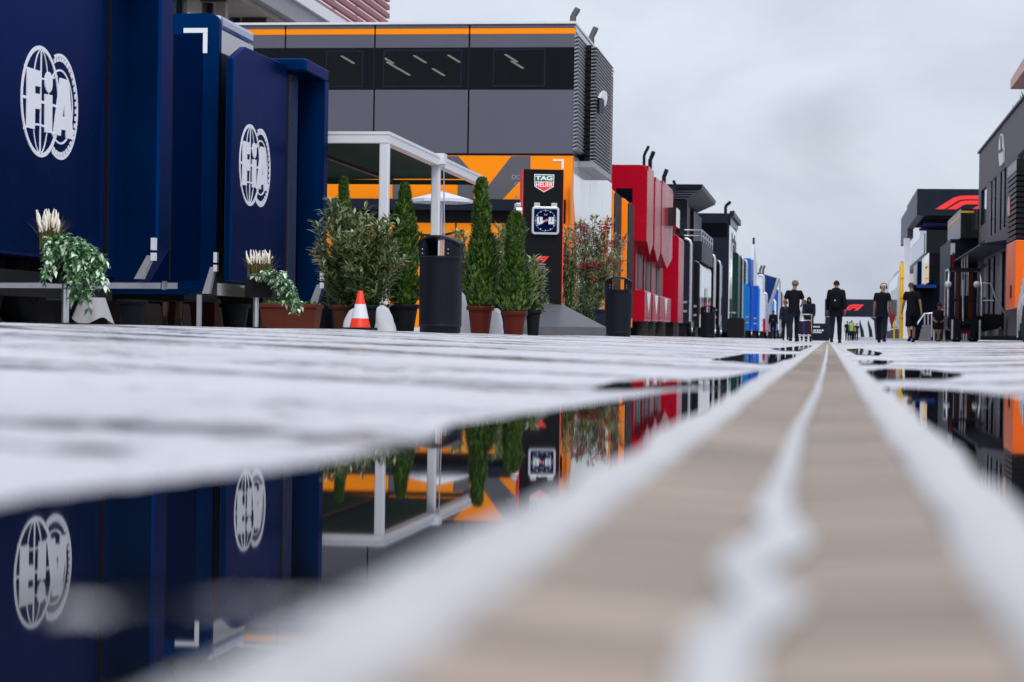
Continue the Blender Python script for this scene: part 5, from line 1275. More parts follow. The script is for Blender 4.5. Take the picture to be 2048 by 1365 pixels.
# ---------------------------------------------------------------- right hand side
XO = 4.2; YO = YX(2028, XO); YO2 = YX(2010, XO)
O_ = thing('louvred_truck', 'orange truck with black louvres above, at the right edge beside the grey house', 'truck', (XO+2, YO+1, 0))
def fzr(px, py): return F(px, py, YO).z
zt_ = fzr(2028, 318); z1_ = fzr(2028, 342); z2_ = fzr(2028, 480); z3_ = fzr(2028, 617)
xr = XO+3
m = MB(); m.box((XO, YO, z1_), (xr, YO2, zt_)); m.build('roof_cap', M['louvre_dark'], O_)
m = MB(); m.box((XO-.004, YO+.02, z1_+.02), (XO-.001, YO2-.02, zt_-.02)); m.build('pale_side_cap', M['louvre'], O_)
m = MB(); m.box((XO+.10, YO+.1, z2_), (xr, YO2, z1_-.002)); m.build('louvre_core', M['black'], O_)
for i in range(13):
    z_ = z2_+i*(z1_-z2_)/13; h_ = (z1_-z2_)/13
    m = MB(); m.box((XO, YO, z_+h_*.25), (xr, YO+.10, z_+h_*.9)); m.box((XO, YO+.101, z_+h_*.25), (XO+.10, YO2, z_+h_*.9)); m.build('louvre_blade', M['louvre_dark'], O_)
m = MB(); m.box((XO, YO, z3_), (xr, YO2, z2_-.002)); m.build('orange_body', M['orange_deep'], O_, bevel=.02)
m = MB(); m.box((XO+.06, YO+.1, .25), (xr, YO2-.05, z3_-.002)); m.build('dark_base', M['slate'], O_)
m = MB(); m.box((XO-.02, YO+.9, z3_+.25), (XO-.001, YO+1.15, z3_+.55)); m.build('socket', M['black'], O_)
m = MB(); m.prism([SD(px, py, XO-.003) for px, py in ((2017, 395), (2020, 393), (2020, 430), (2016, 435), (2015, 415))], (-.01, 0, 0)); m.build('orange_mark', M['copper'], O_)
for k in range(5):
    m = MB(); x = F(2036+3*k, 600, YO-.8).x; m.tube([(x, YO-.8, .2+.16*k), (x, YO-.8, 1.0+.18*k)], .02, 6); o = m.build('stair_post', M['silver'], O_)
m = MB(); m.tube([F(2036, 622, YO-.8), F(2050, 585, YO-.8), F(2060, 570, YO-.8)], .025, 6); m.tube([F(2036, 650, YO-.8), F(2050, 613, YO-.8), F(2060, 600, YO-.8)], .02, 6); m.build('stair_rail', M['silver'], O_)
m = MB(); m.lathe([(.02, 0), (.4, 0), (.42, .04), (.42, .25), (.02, .28)], (F(2046, 665, YO-1.4).x, YO-1.4, hz(4)+.42), 20, 0, ax='x'); m.build('wheel', M['rubber'], O_)

XP = 5.2; YP0 = YX(1953, XP); YP1 = 52
P_ = thing('cladded_house', 'grey vertically cladded two-storey house with pale emblem and tall windows, right edge', 'building', (XP+3, 66, 0))
def zp(px, py): return SD(px, py, XP).z
zR = zp(1953, 315); 
m = MB(); m.box((XP, YP1, zp(1983, 362)), (XP+7, YP0, zR)); m.build('upper_cladding', M['cladding'], P_)
m = MB(); m.box((XP-.06, YP1, zR+.002), (XP+7, YP0+.1, zR+.07)); m.build('roof_edge', M['slate'], P_)
zfl = zp(1983, 362)-.004
m = MB(); m.box((XP+.12, YP1, .3), (XP+7, YP0-.02, zfl)); m.build('recessed_wall', M['slate'], P_)
def pier(p0, p1, z0_, z1_, mt='cladding', name='cladding_pier', proud=0):
    y0, y1 = YX(p1, XP), YX(p0, XP); m = MB(); m.box((XP-proud, y0, z0_), (XP+.118, y1, z1_)); return m.build(name, M[mt], P_)
def win(p0, p1, z0_, z1_, mull=2, glass='dark_glass'):
    y0, y1 = YX(p1, XP), YX(p0, XP); m = MB(); m.box((XP+.06, y0, z0_), (XP+.10, y1, z1_)); w_ = m.build('window', M[glass], P_)
    for k in range(mull+1):
        y_ = y0+(y1-y0)*k/mull; m = MB(); m.box((XP+.0, y_-.04, z0_), (XP+.059, y_+.04, z1_)); m.build('mullion', M['silver' if k % 2 == 0 else 'slate'], w_)
zm_ = zp(1983, 471)-.35; zm2 = zm_-.35
pier(1953, 1958, .3, zfl); pier(1970, 1974, .3, zfl); pier(1990, 1996, .3, zfl); pier(2008, 2030, .3, zfl); 
win(1974, 1989, zm_+.35, zfl-.01, 4); win(1996, 2008, zm_+.35, zfl-.01, 3); win(1958, 1969, zm_+.9, zfl-.01, 1, 'mirror_dark')
pier(1958, 1970, zm2, zm_+.9); pier(1974, 1990, zm2, zm_+.34, name='spandrel'); pier(1996, 2008, zm2, zm_+.34, name='spandrel')
win(1975, 1989, .5, zm2-.02, 3); win(1996, 2008, .5, zm2-.02, 2); 
pier(1955, 1968, zm2-.1, zm_+.35, 'white_side', 'pale_panel', .01); pier(1958, 1966, 1.6, 2.6, 'white_side', 'pale_panel', .012)
# emblem: a tall pale narrow sign
m = MB(); pts = [(1997, 300), (1998, 280), (2001, 268), (2004, 270), (2005, 290), (2006, 300), (2006, 325), (2003, 330), (1999, 334), (1997, 318)]
m.prism([SD(px, py, XP-.05) for px, py in pts], (.05-.002, 0, 0)); m.build('emblem', M['white_mark'], P_)
m = MB(); m.prism([SD(px, py, XP-.055) for px, py in ((2001, 272), (2003, 272), (2003.5, 300), (2001.5, 302))], (-.01, 0, 0)); m.prism([SD(px, py, XP-.055) for px, py in ((1998, 301), (2005, 297), (2005, 303), (1998, 307))], (-.014, 0, 0)); m.build('emblem_line', M['slate'], P_)
m = MB(); a = SD(1992, 494, XP); y0, y1 = YX(2015, XP), YX(1972, XP); za = zm_-.1
m.prism([(XP, y0, za), (XP-.8, y0+.3, za-.12), (XP-.8, y0+.3, za-.17), (XP, y0, za-.2)], (0, y1-y0+6, 0)); m.build('awning', M['slate'], P_)
for p in (0, 1, 2):
    m = MB(); m.tube([(XP-.7, y1-1+p*1.5, za-.15), (XP-.7, y1-1+p*1.5, hz(4))], .03, 8); m.build('awning_post', M['silver'], P_)
m = MB(); zc0 = SD(2012, 246, XP).z; yc = YX(2013, XP-.5); m.prism([(XP-.5, yc, zR+.08), (XP-.5, yc-12, zR+.08), (XP-.5, yc-12, zR+.55), (XP-.5, yc, zR+.32)], (6, 0, 0)); m.build('copper_canopy', M['copper'], P_)
# grasses on the roof
gs = MB(); rnd.seed(5)
for i in range(90):
    y_ = rnd.uniform(yc+.2, yc+7); leaf(gs, Vector((XP+rnd.uniform(.05, .3), y_, zR+.07)), Vector((rnd.uniform(-.5, .5), rnd.uniform(-.6, .6), 1)), rnd.uniform(.25, .65)*(1.1-(y_-yc)/9), .03, 0, .05)
o = gs.build('roof_grass', M['oleander']); tag(o, 'thin grasses growing along the roof edge of the grey cladded house', 'grass', kind='stuff')

# tall dark slide-out with yellow line
XY_ = 4.55; Y0 = YX(1917, XY_); Y1 = YX(1892, XY_)
R_ = thing('yellow_lined_truck', 'black truck with a yellow line and raised pale-sided box next to the cladded house', 'truck', (XY_+1.6, Y0+4, 0))
a = F(1917, 418, Y0).z; c = F(1917, 476, Y0).z; xe = F(1956, 418, Y0).x+.6
m = MB(); m.box((XY_+.02, Y0, c), (xe, Y1, a)); m.build('raised_box', M['black_gloss'], R_)
m = MB(); m.prism([(XY_, Y0+.01, c), (XY_, Y1, c+.15), (XY_, Y1, a), (XY_, Y0+.01, a)], (.019, 0, 0)); m.build('pale_side', M['alu'], R_)
m = MB(); m.box((XY_+.02, Y0-.02, F(1930, 426, Y0).z), (F(1948, 422, Y0).x, Y0-.001, F(1930, 422, Y0).z)); m.build('yellow_line', M['yellow'], R_)
m = MB(); m.box((XY_-.012, Y0+.2, a-.28), (XY_-.001, Y1-.2, a-.2)); m.build('yellow_side_line', M['yellow'], R_)
m = MB(); m.box((F(1904, 500, Y0).x, Y0+1, .5), (xe, Y1, c-.003)); m.build('body', M['slate'], R_)
m = MB(); m.box((F(1904, 500, Y0).x+.001, Y0+.96, F(1906, 510, Y0+1).z), (F(1913, 500, Y0).x, Y0+.999, F(1906, 487, Y0+1).z)); m.build('white_door', M['white_side'], R_)
m = MB(); m.box((F(1908, 500, Y0).x, Y0+.93, F(1906, 540, Y0+1).z), (F(1912, 500, Y0).x, Y0+.958, F(1906, 506, Y0+1).z)); m.build('dark_red_strip', M['red_dark'], R_)

# lower dark box with white end, and its navy neighbour
X6 = 4.4; Y0 = YX(1855, X6); Y1 = YX(1846, X6)
t = thing('window_pod', 'black raised pod with a white framed window on its side, before the big dark fascia', 'pod', (X6+1.5, Y0+2, 0))
xe = F(1908, 530, Y0).x; a, c = F(1855, 506, Y0).z, F(1855, 561, Y0).z
m = MB(); m.box((X6+.02, Y0, c), (xe, Y1+3, a)); m.build('pod_body', M['black_gloss'], t)
m = MB(); m.box((X6, Y0+.01, c-.1), (X6+.019, Y1, a)); m.build('white_side', M['white_side'], t)
m = MB(); m.box((X6-.01, Y0+1.4, c+.6), (X6-.001, Y1-1.5, a-.55)); m.build('side_window', M['black'], t)
for k in range(4):
    m = MB(); m.tube([(X6+.3+k*.6, Y0+.6, c), (X6+.3+k*.6, Y0+.6, .1)], .05, 8); m.build('support_post', M['slate'], t)
m = MB(); m.box((X6+.5, Y0+1, .3), (xe, Y0+3, c-.01)); m.build('dark_room', M['dark_glass'], t)
X7 = 4.3; Y0 = YX(1832, X7); Y1 = YX(1825, X7)
t = thing('navy_truck', 'navy truck with silver side below the raised black pod and white pillar', 'truck', (X7+1, Y0+2, 0))
a = F(1832, 523, Y0).z; m = MB(); m.rbox((X7+.02, Y0, .5), (F(1850, 530, Y0).x+1.5, Y1, a), .08, 0, 3); m.build('body', M['navy_dark'], t)
m = MB(); m.box((X7, Y0+.3, 1), (X7+.019, Y1, a-.1)); m.build('silver_side', M['silver'], t)
m = MB(); m.box((X7+.5, Y0+.3, .1), (X7+3, Y1-.2, .497)); m.build('chassis', M['black'], t)

# big hospitality building with the red emblem fascia
X8 = 4.7; Y0 = YX(1830, X8); Y1 = YX(1797, X8)
t = thing('fascia_building', 'large dark glass building with a red slanted emblem on its high black fascia', 'building', (X8+6, Y0+10, 0))
a, c = F(1830, 378, Y0).z, F(1830, 431, Y0).z; xe = X8+9
m = MB(); m.box((X8, Y0, c), (xe, Y0+.4, a)); m.build('front_fascia', M['slate'], t)
ys_ = YX(1810, X8)
m = MB(); m.box((X8, Y0+.402, c), (X8+.4, ys_-.1, a)); m.build('side_fascia', M['fascia_side'], t)
m = MB(); m.box((X8+.05, ys_, c-.5), (X8+.4, Y1, a-.1)); m.build('side_fascia', M['fascia_side'], t)
m = MB(); m.box((X8+.1, Y0+.4, a-.3), (xe, Y1, a-.05)); m.build('roof', M['slate'], t)
o0 = F(1870, 419, Y0); wl = F(1990, 419, Y0).x-o0.x; hl = F(1870, 391, Y0).z-o0.z
f1logo(lambda u, v: (o0.x+u*wl, Y0-.005, o0.z+v*hl), 'red_emblem', t, M['red_mark'], False, (0, -.04, 0))
for k in range(7):
    m = MB(); m.box((X8+.45, Y0+.8+k*2.4, c+.1), (xe, Y0+1.2+k*2.4, c+.3)); m.build('soffit_beam', M['slate'] if k % 2 else M['wood'], t)
for k in range(3):
    m = MB(); m.box((X8+.6, Y0+6+k*3, c-.25), (xe, Y0+6.2+k*3, c-.1)); m.build('purple_light_strip', M['purple'], t)
z5 = F(1830, 506, Y0).z
m = MB(); m.box((X8+.5, Y0+8, z5), (xe, Y0+8.1, c+.05)); m.build('upper_glass', M['clear'], t)
m = MB(); m.box((X8+.5, Y0+.9, z5-.3), (xe, Y1, z5-.01)); m.build('terrace_floor', M['slate'], t)
m = MB(); m.box((X8+.45, Y0+.9, z5), (X8+.5, Y1, z5+1.1)); m.build('side_balustrade', M['clear'], t)
for k in range(6):
    m = MB(); x = X8+2.6+k*.5; m.box((x, Y0+7.6, z5), (x+.15, Y0+7.8, c+.08)); m.build('column', M['louvre_dark'] if k % 2 else M['silver'], t)
m = MB(); m.box((X8+.6, Y0+6, .2), (xe, Y0+6.2, z5-.31)); m.build('lower_wall', M['dark_glass'], t)
m = MB(); m.box((X8+.95, Y0+10, z5), (xe, Y0+10.2, c)); m.build('upper_wall', M['slate'], t)
Yp = Y0+2; a_, b_ = F(1808, 500, Yp), F(1820, 500, Yp)
m = MB(); m.box((a_.x, Yp, .1), (b_.x, Yp+.8, F(1814, 477, Yp).z)); m.build('white_pillar', M['white_side'], t)
rnd.seed(9)
tr_ = thing('terrace_tree', 'small potted tree on the terrace behind the glass of the fascia building', 'tree', (X8+.9, YX(1808, X8+.9), z5))
xq = X8+.9; YQ_ = YX(1808, xq); m = MB(); m.tube([(xq, YQ_, z5), (xq, YQ_, z5+.5)], [.05, .03], 6); m.build('trunk', M['bark'], tr_)
m = MB()
for i in range(700):
    v = rvec(.40); leaf(m, Vector((xq, YQ_, z5+.75))+v, rvec(1), .12, .06, rnd.randint(0, 1), .2)
m.build('foliage', [M['conifer'], M['oleander']], tr_)
# yellow mast
YYm = 118; x = F(1803, 600, YYm).x; t = thing('yellow_mast', 'tall square yellow mast left of the white pillar', 'mast', (x, YYm, hz(x)))
hh = F(1803, 526, YYm).z; m = MB(); m.rbox((x-.095*1, YYm, hz(x)), (x+.11, YYm+.2, hh), .02, 0, 2, 'z'); m.build('mast', M['yellow'], t)
for zz_ in (.3, .55, .8):
    m = MB(); m.box((x-.11, YYm-.02, hh*zz_), (x+.125, YYm-.001, hh*zz_+.05)); m.build('clamp', M['orange_deep'], t)
m = MB(); m.tube([(x-.35, YYm, hz(x)), (x-.35, YYm, 1.3), (x-.1, YYm, 1.3)], .04, 8); m.build('side_bar', M['yellow'], t)
m = MB(); m.box((x-.7, YYm-.5, hz(x)), (x+.6, YYm+.6, hz(x)+.12)); m.build('base', M['white_metal'], t)
# white and silver motorhomes far right
for (p0, p1, pt, X_, cf, lb) in ((1793, 1776, 548, 4.72, 'white_side', 'pale rounded motorhome left of the yellow mast, taller of the two'), (1781, 1768, 556, 5.0, 'silver', 'silver rounded motorhome behind the bald man, lower of the two')):
    Y0 = YX(p0, X_); Y1 = YX(p1, X_); za = F(p0, pt-20, Y0).z; za = min(za, 7)
    t = thing('rounded_motorhome', lb, 'motorhome', (X_+1.5, Y0+4, 0), group='pale motorhomes on the right')
    m = MB(); m.rbox((X_, Y0, .9), (X_+3, Y1, za), (.1, .1, .1, 1.2), 0, 7); m.build('shell', M[cf], t)
    for k in range(5):
        y_ = Y0+(Y1-Y0)*(k+.5)/5.3; m = MB(); m.rbox((X_-.012, y_, 1.5), (X_-.001, y_+(Y1-Y0)*.10, za-1.6), .1, 0, 3, 'x'); m.build('window', M['dark_glass'], t)
    m = MB(); m.box((X_+.2, Y0+.3, .1), (X_+2.8, Y1, .897)); m.build('chassis', M['black'], t)
# handrails and steps in front of the dark entrance
YQ = 95; t = thing('entrance_steps', 'grey steps with tubular handrail behind the man in shorts', 'stairs', (F(1850, 660, YQ).x, YQ, 0))
for k in range(4):
    a_, b_ = F(1838+2*k, 680-5*k, YQ+.3*k), F(1862, 680-5*k, YQ+.3*k); m = MB(); m.box((a_.x, YQ+.3*k, .1), (b_.x, YQ+.3*k+.29, .1+.17*(k+1))); m.build('step', M['cladding'], t)
m = MB(); m.tube([F(1832, 652, YQ), F(1848, 628, YQ+1), F(1875, 626, YQ+1)], .035, 8); m.build('hand_rail', M['silver'], t)
for px in (1849, 1856, 1863):
    m = MB(); m.tube([F(px, 628, YQ+1), F(px, 674, YQ+1)], .03, 8); m.build('rail_post', M['silver'], t)
m = MB(); m.box((F(1826, 600, 97).x, 97, .2), (F(1910, 600, 97).x, 97.2, F(1850, 570, 97).z)); o = m.build('dark_entrance_wall', M['dark_glass']); tag(o, 'dark glazed entrance screen behind the steps and handrail', 'screen')
m = MB()
m.box((F(1832, 600, 96.8).x, 96.6, F(1850, 576, 96.8).z), (F(1872, 600, 96.8).x, 96.9, F(1850, 570, 96.8).z)); m.build('navy_lintel', M['blue_tarp'], o)

# ---------------------------------------------------------------- forklift
YFk = 66
def fk(px, py, Y=YFk): return F(px, py, Y)
t = thing('forklift', 'black forklift facing the camera with tall mast and silver roll cage by the cladded house', 'forklift', (fk(1925, 670).x, YFk, hz(4)))
xa, xb = fk(1903, 600).x, fk(1968, 600).x; g_ = hz(3.8)
def fzz(py): return fk(1930, py).z
for (p, q) in ((1910, 1918), (1936, 1945)):
    m = MB(); m.box((fk(p, 600).x, YFk, g_+.12), (fk(q, 600).x, YFk+.14, fzz(545))); m.build('mast_rail', M['black_gloss'], t)
for py in (541, 600, 640):
    m = MB(); m.box((fk(1908, 600).x, YFk-.02, fzz(py)-.05), (fk(1947, 600).x, YFk+.1, fzz(py)+.03)); m.build('mast_crossbar', M['black'], t)
m = MB(); m.tube([fk(1926, 560), fk(1926, 650)], .03, 8); m.build('lift_cylinder', M['silver'], t)
for py in (646, 660):
    m = MB(); m.box((fk(1901, 600).x, YFk-.12, fzz(py)-.04), (fk(1960, 600).x, YFk-.04, fzz(py)+.04)); m.build('carriage_bar', M['louvre_dark'], t)
for p in (1903, 1958):
    m = MB(); m.box((fk(p, 600).x, YFk-.14, g_+.08), (fk(p, 600).x+.05, YFk-.05, fzz(640))); m.build('carriage_side', M['silver'], t)
for p in (1912, 1942):
    m = MB(); m.box((fk(p, 600).x, YFk-1.2, g_+.07), (fk(p, 600).x+.13, YFk-.13, g_+.12)); m.box((fk(p, 600).x, YFk-.18, g_+.12), (fk(p, 600).x+.13, YFk-.13, fzz(640))); m.build('fork', M['black'], t)
m = MB(); m.box((fk(1918, 600).x, YFk-.06, fzz(668)), (fk(1945, 600).x, YFk-.01, fzz(662))); m.build('red_bar', M['red'], t)
# cabin
c0, c1 = fk(1895, 600, YFk+1.0).x, fk(1962, 600, YFk+1.0).x
zc1 = fk(1930, 540, YFk+1.0).z; zc0_ = fk(1930, 632, YFk+1).z
for x in (c0, c1):
    m = MB(); m.tube([(x, YFk+.7, zc0_), (x, YFk+.8, fk(1930, 572, YFk).z), (x+.05*(1 if x == c0 else -1), YFk+1.0, zc1), (x, YFk+2.1, zc1), (x, YFk+2.3, zc0_)], .035, 8); m.build('cage_tube', M['silver'], t)
m = MB(); m.box((c0+.03, YFk+.9, zc1-.03), (c1-.03, YFk+2.15, zc1+.05)); m.build('cab_roof', M['black'], t)
m = MB(); m.box((c0+.03, YFk+2.2, zc0_), (c1-.03, YFk+2.22, zc1-.1)); m.build('rear_glass', M['clear'], t)
m = MB(); m.rbox((c0-.02, YFk+.4, g_+.35), (c1+.02, YFk+2.6, zc0_), .1, 0, 3); m.build('body', M['black'], t)
m = MB(); m.rbox((c0+.3, YFk+1.6, zc0_), (c1-.3, YFk+1.8, zc0_+.6), .06, 0, 3); m.rbox((c0+.3, YFk+1.2, zc0_), (c1-.3, YFk+1.6, zc0_+.12), .04, 0, 3); m.build('seat', M['rubber'], t)
# rear counterweight and door frame reaching right
r1 = fk(2000, 600, YFk+2.5).x
m = MB(); m.prism([(c1+.03, YFk+.9, g_+.3), (r1-.15, YFk+.9, g_+.4), (r1, YFk+.9, zc0_-.2), (r1-.05, YFk+.9, zc0_+.05), (c1+.03, YFk+.9, zc0_+.08)], (0, 1.4, 0)); m.build('counterweight', M['black'], t, bevel=.04)
m = MB(); m.tube([(c1+.03, YFk+.9, fzz(565)), (fk(1985, 600).x, YFk+.9, fzz(565)), (fk(1994, 600).x, YFk+.9, fzz(590)), (r1, YFk+.9, zc0_+.1)], .03, 8); m.tube([(c1+.03, YFk+.9, fzz(600)), (fk(1992, 600).x, YFk+.9, fzz(600))], .02, 6); m.build('rear_guard', M['silver'], t)
for (x, y) in ((c0+.12, YFk+.6), (c1-.35, YFk+.6)):
    m = MB(); m.lathe([(.02, 0), (.33, 0), (.36, .03), (.36, .22), (.33, .25), (.02, .25)], (x, y, g_+.36), 20, 0, ax='x'); m.build('wheel', M['rubber'], t)
for p in (1899, 1957):
    m = MB(); m.lathe([(.01, 0), (.09, 0), (.10, .04), (.01, .06)], (fk(p, 565).x, YFk+.75, fzz(568)), 14, 0, ax='y'); m.build('headlight', M['white_side'], t)
# ---------------------------------------------------------------- people
def skin_mesh(verts, edges, radii, sub=2, post=None, root_i=0):
    me = bpy.data.meshes.new('tmp'); me.from_pydata(verts, edges, []); o = bpy.data.objects.new('tmp', me); COL.objects.link(o)
    sk = o.modifiers.new('s', 'SKIN'); sk.use_smooth_shade = True
    for i, r in enumerate(radii): me.skin_vertices[0].data[i].radius = (r, r) if not isinstance(r, tuple) else r
    for i in range(len(verts)): me.skin_vertices[0].data[i].use_root = (i == root_i)
    ss = o.modifiers.new('u', 'SUBSURF'); ss.levels = sub; ss.render_levels = sub
    dg = bpy.context.evaluated_depsgraph_get(); dg.update()
    out = bpy.data.meshes.new_from_object(o.evaluated_get(dg)); bpy.data.objects.remove(o)
    if post:
        for v in out.vertices: post(v)
    for p in out.polygons: p.use_smooth = True
    return out
def mobj(name, me, mt, parent):
    me.materials.clear(); me.materials.append(mt); o = bpy.data.objects.new(name, me); COL.objects.link(o); o.parent = parent; return o
def ik(a, b, l1, l2, pole):
    a, b = Vector(a), Vector(b); d = b-a; L_ = min(d.length, l1+l2-.004); dn = d.normalized(); b = a+dn*L_
    x = (l1*l1-l2*l2+L_*L_)/(2*L_); h = math.sqrt(max(0, l1*l1-x*x)); p = Vector(pole); p = (p-dn*p.dot(dn)).normalized()
    return a+dn*x+p*h, b
def person(label, px, pf, Y, pose='walk', phase=1, top='cl_black', legs='cl_navy', shorts=False, sleeves='short', hair='hair_b', skin='skin', height=1.78, rz=0,
           backpack=None, hood=False, headset=False, cap=None, hands=None, group=None, bend=0, headt=0, longhair=False, shoe='rubber', z=None, X=None):
    if X is None: X = F(px, pf, Y).x
    if z is None: z = hz(X)
    t = thing('person', label, 'person', (X, Y, z), R(rz), group); t.scale = (height/1.78,)*3
    st = {'walk': .27, 'stand': .03, 'sit': 0, 'stride': .36}[pose]*phase
    pel = Vector((0, 0, .95 if pose != 'stride' else .93)); 
    fw = Vector((0, 1, 0))
    if pose == 'sit': pel = Vector((0, 0, .55))
    ch = pel+Vector((0, .02+bend*.3, .43)); sp_ = pel+Vector((0, bend*.12, .20)); nk = ch+Vector((0, .0+bend*.12, .125)); hb = nk+Vector((.01*headt, .015+bend*.08, .075)); hc = hb+Vector((.02*headt, .02+bend*.05, .095)); htp = hc+Vector((0, .0, .075))
    V = [pel, sp_, ch, nk, hb, hc, htp]; E = [(0, 1), (1, 2), (2, 3), (3, 4), (4, 5), (5, 6)]; Rr = [.120, .108, .118, .052, .060, .088, .060]
    feet = []; knees = []; hips = []
    for s in (-1, 1):
        hip = pel+Vector((s*.092, 0, -.05)); fy = s*st; lift = .05 if fy < -.1 else 0
        ank = Vector((s*.10, fy, .09+lift))
        if pose == 'sit': ank = Vector((s*-.04, .42, .09))
        kn, ank = ik(hip, ank, .43, .42, (0, 1, 0.05))
        toe = ank+Vector((s*.025, .13, -.05 if lift == 0 else -.085)); heel = ank+Vector((0, -.04, -.05))
        i = len(V); V += [hip, hip.lerp(kn, .35), kn, kn.lerp(ank, .32), ank, toe]; E += [(0, i), (i, i+1), (i+1, i+2), (i+2, i+3), (i+3, i+4), (i+4, i+5)]
        Rr += [.088, .082, .055, .056, .038, .034]; feet.append((ank, toe)); knees.append(kn); hips.append(hip)
    arms = []
    for k, s in enumerate((-1, 1)):
        sh = ch+Vector((s*.175, 0, .065)); hd = pel+Vector((s*.27, -s*st*.75+.06, -.10))
        if hands and hands[k]: hd = Vector(hands[k])
        el_, hd = ik(sh, hd, .29, .255, (s*.35, -1, -.1))
        i = len(V); d_ = (hd-el_).normalized(); pm = hd+d_*.07
        V += [ch+Vector((s*.09, 0, .07)), sh, sh.lerp(el_, .5), el_, el_.lerp(hd, .35), hd, pm]; E += [(2, i), (i, i+1), (i+1, i+2), (i+2, i+3), (i+3, i+4), (i+4, i+5), (i+5, i+6)]
        Rr += [.075, .062, .048, .040, .040, .026, .034]
        # fingers and a thumb
        sd = d_.cross(Vector((s, 0, 0))).normalized()
        for f in range(4):
            b0 = len(V); off = sd*(.018*(f-1.5)); ln = (.060, .070, .066, .050)[f]
            V += [pm+off+d_*.02, pm+off+d_*(.02+ln*.55)+Vector((-s*.008, 0, 0)), pm+off+d_*(.02+ln*.9)+Vector((-s*.026, 0, 0))]; E += [(i+6, b0), (b0, b0+1), (b0+1, b0+2)]; Rr += [.010, .009, .008]
        b0 = len(V); V += [hd+d_*.03+sd*.035, hd+d_*.07+sd*.05]; E += [(i+5, b0), (b0, b0+1)]; Rr += [.011, .009]
        arms.append((sh, el_, hd))
    def flat(v):
        if pel.z-.12 < v.co.z < nk.z and abs(v.co.x) < .21:
            c_ = 0 if v.co.z < pel.z+.1 else bend*.3*min(1, (v.co.z-pel.z)/.43); w_ = max(0, 1-max(0, abs(v.co.x)-.15)/.06); v.co.y = c_+(v.co.y-c_)*(1-.25*w_)
            if pose != 'sit' : pass
        if v.co.z > hb.z-.02: v.co.x = hc.x+(v.co.x-hc.x)*.88
    me = skin_mesh(V, E, Rr, 2, flat)
    body = mobj('body', me, M[skin], t)
    # ears, nose and eyes belong to the head
    m = MB()
    for s in (-1, 1): m.ball(hc+Vector((s*.078, .0, -.01)), .026, 0, 10, 6, .4, .8, 1.2)
    m.build('ears', M[skin], body, local=True); m = MB(); m.ball(hc+Vector((0, .092, -.015)), .02, 0, 10, 6, .7, 1, 1.3); m.build('nose', M[skin], body, local=True)
    m = MB()
    for s in (-1, 1): m.ball(hc+Vector((s*.03, .078, .012)), .011, 0, 8, 6)
    m.build('eyes', M['black'], body, local=True)
    # hair shell
    if hair is None: hair, prof_n = 'hair_g', 0
    else: prof_n = 9
    m = MB(); prof = [(.099*math.sin(a), .108*math.cos(a)) for a in [R(3+q*11.5) for q in range(0, prof_n)]]
    if prof_n: m.lathe([(r_, z_) for r_, z_ in prof], hc+Vector((0, -.014, .004)), 20, 0, .90, 1.04)
    if longhair: m.lathe([(.085, .03), (.098, -.03), (.10, -.12), (.085, -.19), (.02, -.22)], hc+Vector((0, -.035, 0)), 18, 0, 1, .75)
    if prof_n: m.build('hair', M[hair], t, local=True)
    if cap:
        m = MB(); m.lathe([(.002, .122), (.06, .112), (.097, .07), (.108, .015), (.106, .0)], hc+Vector((0, -.006, .012)), 22, 0, .93, 1.06); m.box(hc+Vector((-.06, .09, .01)), hc+Vector((.06, .19, .022))); m.build('cap', M[cap], t, local=True)
    if headset:
        m = MB(); m.tube([hc+Vector((s_*.095*1.0, 0, 0)) + Vector((0, 0, z_)) for s_, z_ in ((-1, 0), (-.95, .06), (-.6, .11), (0, .128), (.6, .11), (.95, .06), (1, 0))], .012, 8)
        for s in (-1, 1): m.lathe([(.002, -.02), (.04, -.018), (.042, .018), (.002, .02)], hc+Vector((s*.092, 0, -.008)), 16, 0, ax='x')
        m.build('headphones', M['black'], t, local=True)
    # shirt or jacket: one loft from hem to collar, with sleeves
    lo = .010 if sleeves == 'short' else .024
    def loft(mb_, secs, n=22):
        vs = []
        for (c_, rx, ry) in secs:
            for i in range(n):
                a = 2*math.pi*i/n; q = 1+.015*math.sin(5*a+c_.z*31)+.012*math.sin(9*a-c_.z*47); sq = (abs(math.cos(a))**3+abs(math.sin(a))**3)**(-1/3) if rx > .09 else 1
                vs.append((c_.x+rx*q*math.cos(a)*(.45+.55*sq), c_.y+ry*q*math.sin(a)*(.45+.55*sq), c_.z))
        k = len(secs)
        mb_.add(vs, [(j*n+i, j*n+(i+1) % n, (j+1)*n+(i+1) % n, (j+1)*n+i) for j in range(k-1) for i in range(n)], 0, True)
        mb_.add(vs[:n], [tuple(range(n))[::-1]]); mb_.add(vs[-n:], [tuple(range(n))])
    def at(z_, y_=0): 
        q = (z_-pel.z)/(ch.z-pel.z); return Vector((0, (ch.y-pel.y)*max(0, q)+y_, z_))
    sh_ = MB(); zp, zc_ = pel.z, ch.z
    loft(sh_, [(at(zp-.09), .165+lo, .118+lo), (at(zp-.03), .165+lo, .12+lo), (at(zp+.08), .150+lo, .112+lo), (at(zp+.18), .146+lo, .108+lo), (at(zp+.30), .160+lo, .115+lo), (at(zc_-.02), .175+lo, .118+lo),
               (at(zc_+.05), .182+lo, .108+lo), (at(zc_+.09), .165+lo, .092+lo*.7), (at(zc_+.118), .115+lo*.6, .078+lo*.5), (at(zc_+.14), .068+lo*.3, .062+lo*.4), (at(zc_+.158), .060+lo*.3, .058+lo*.4)])
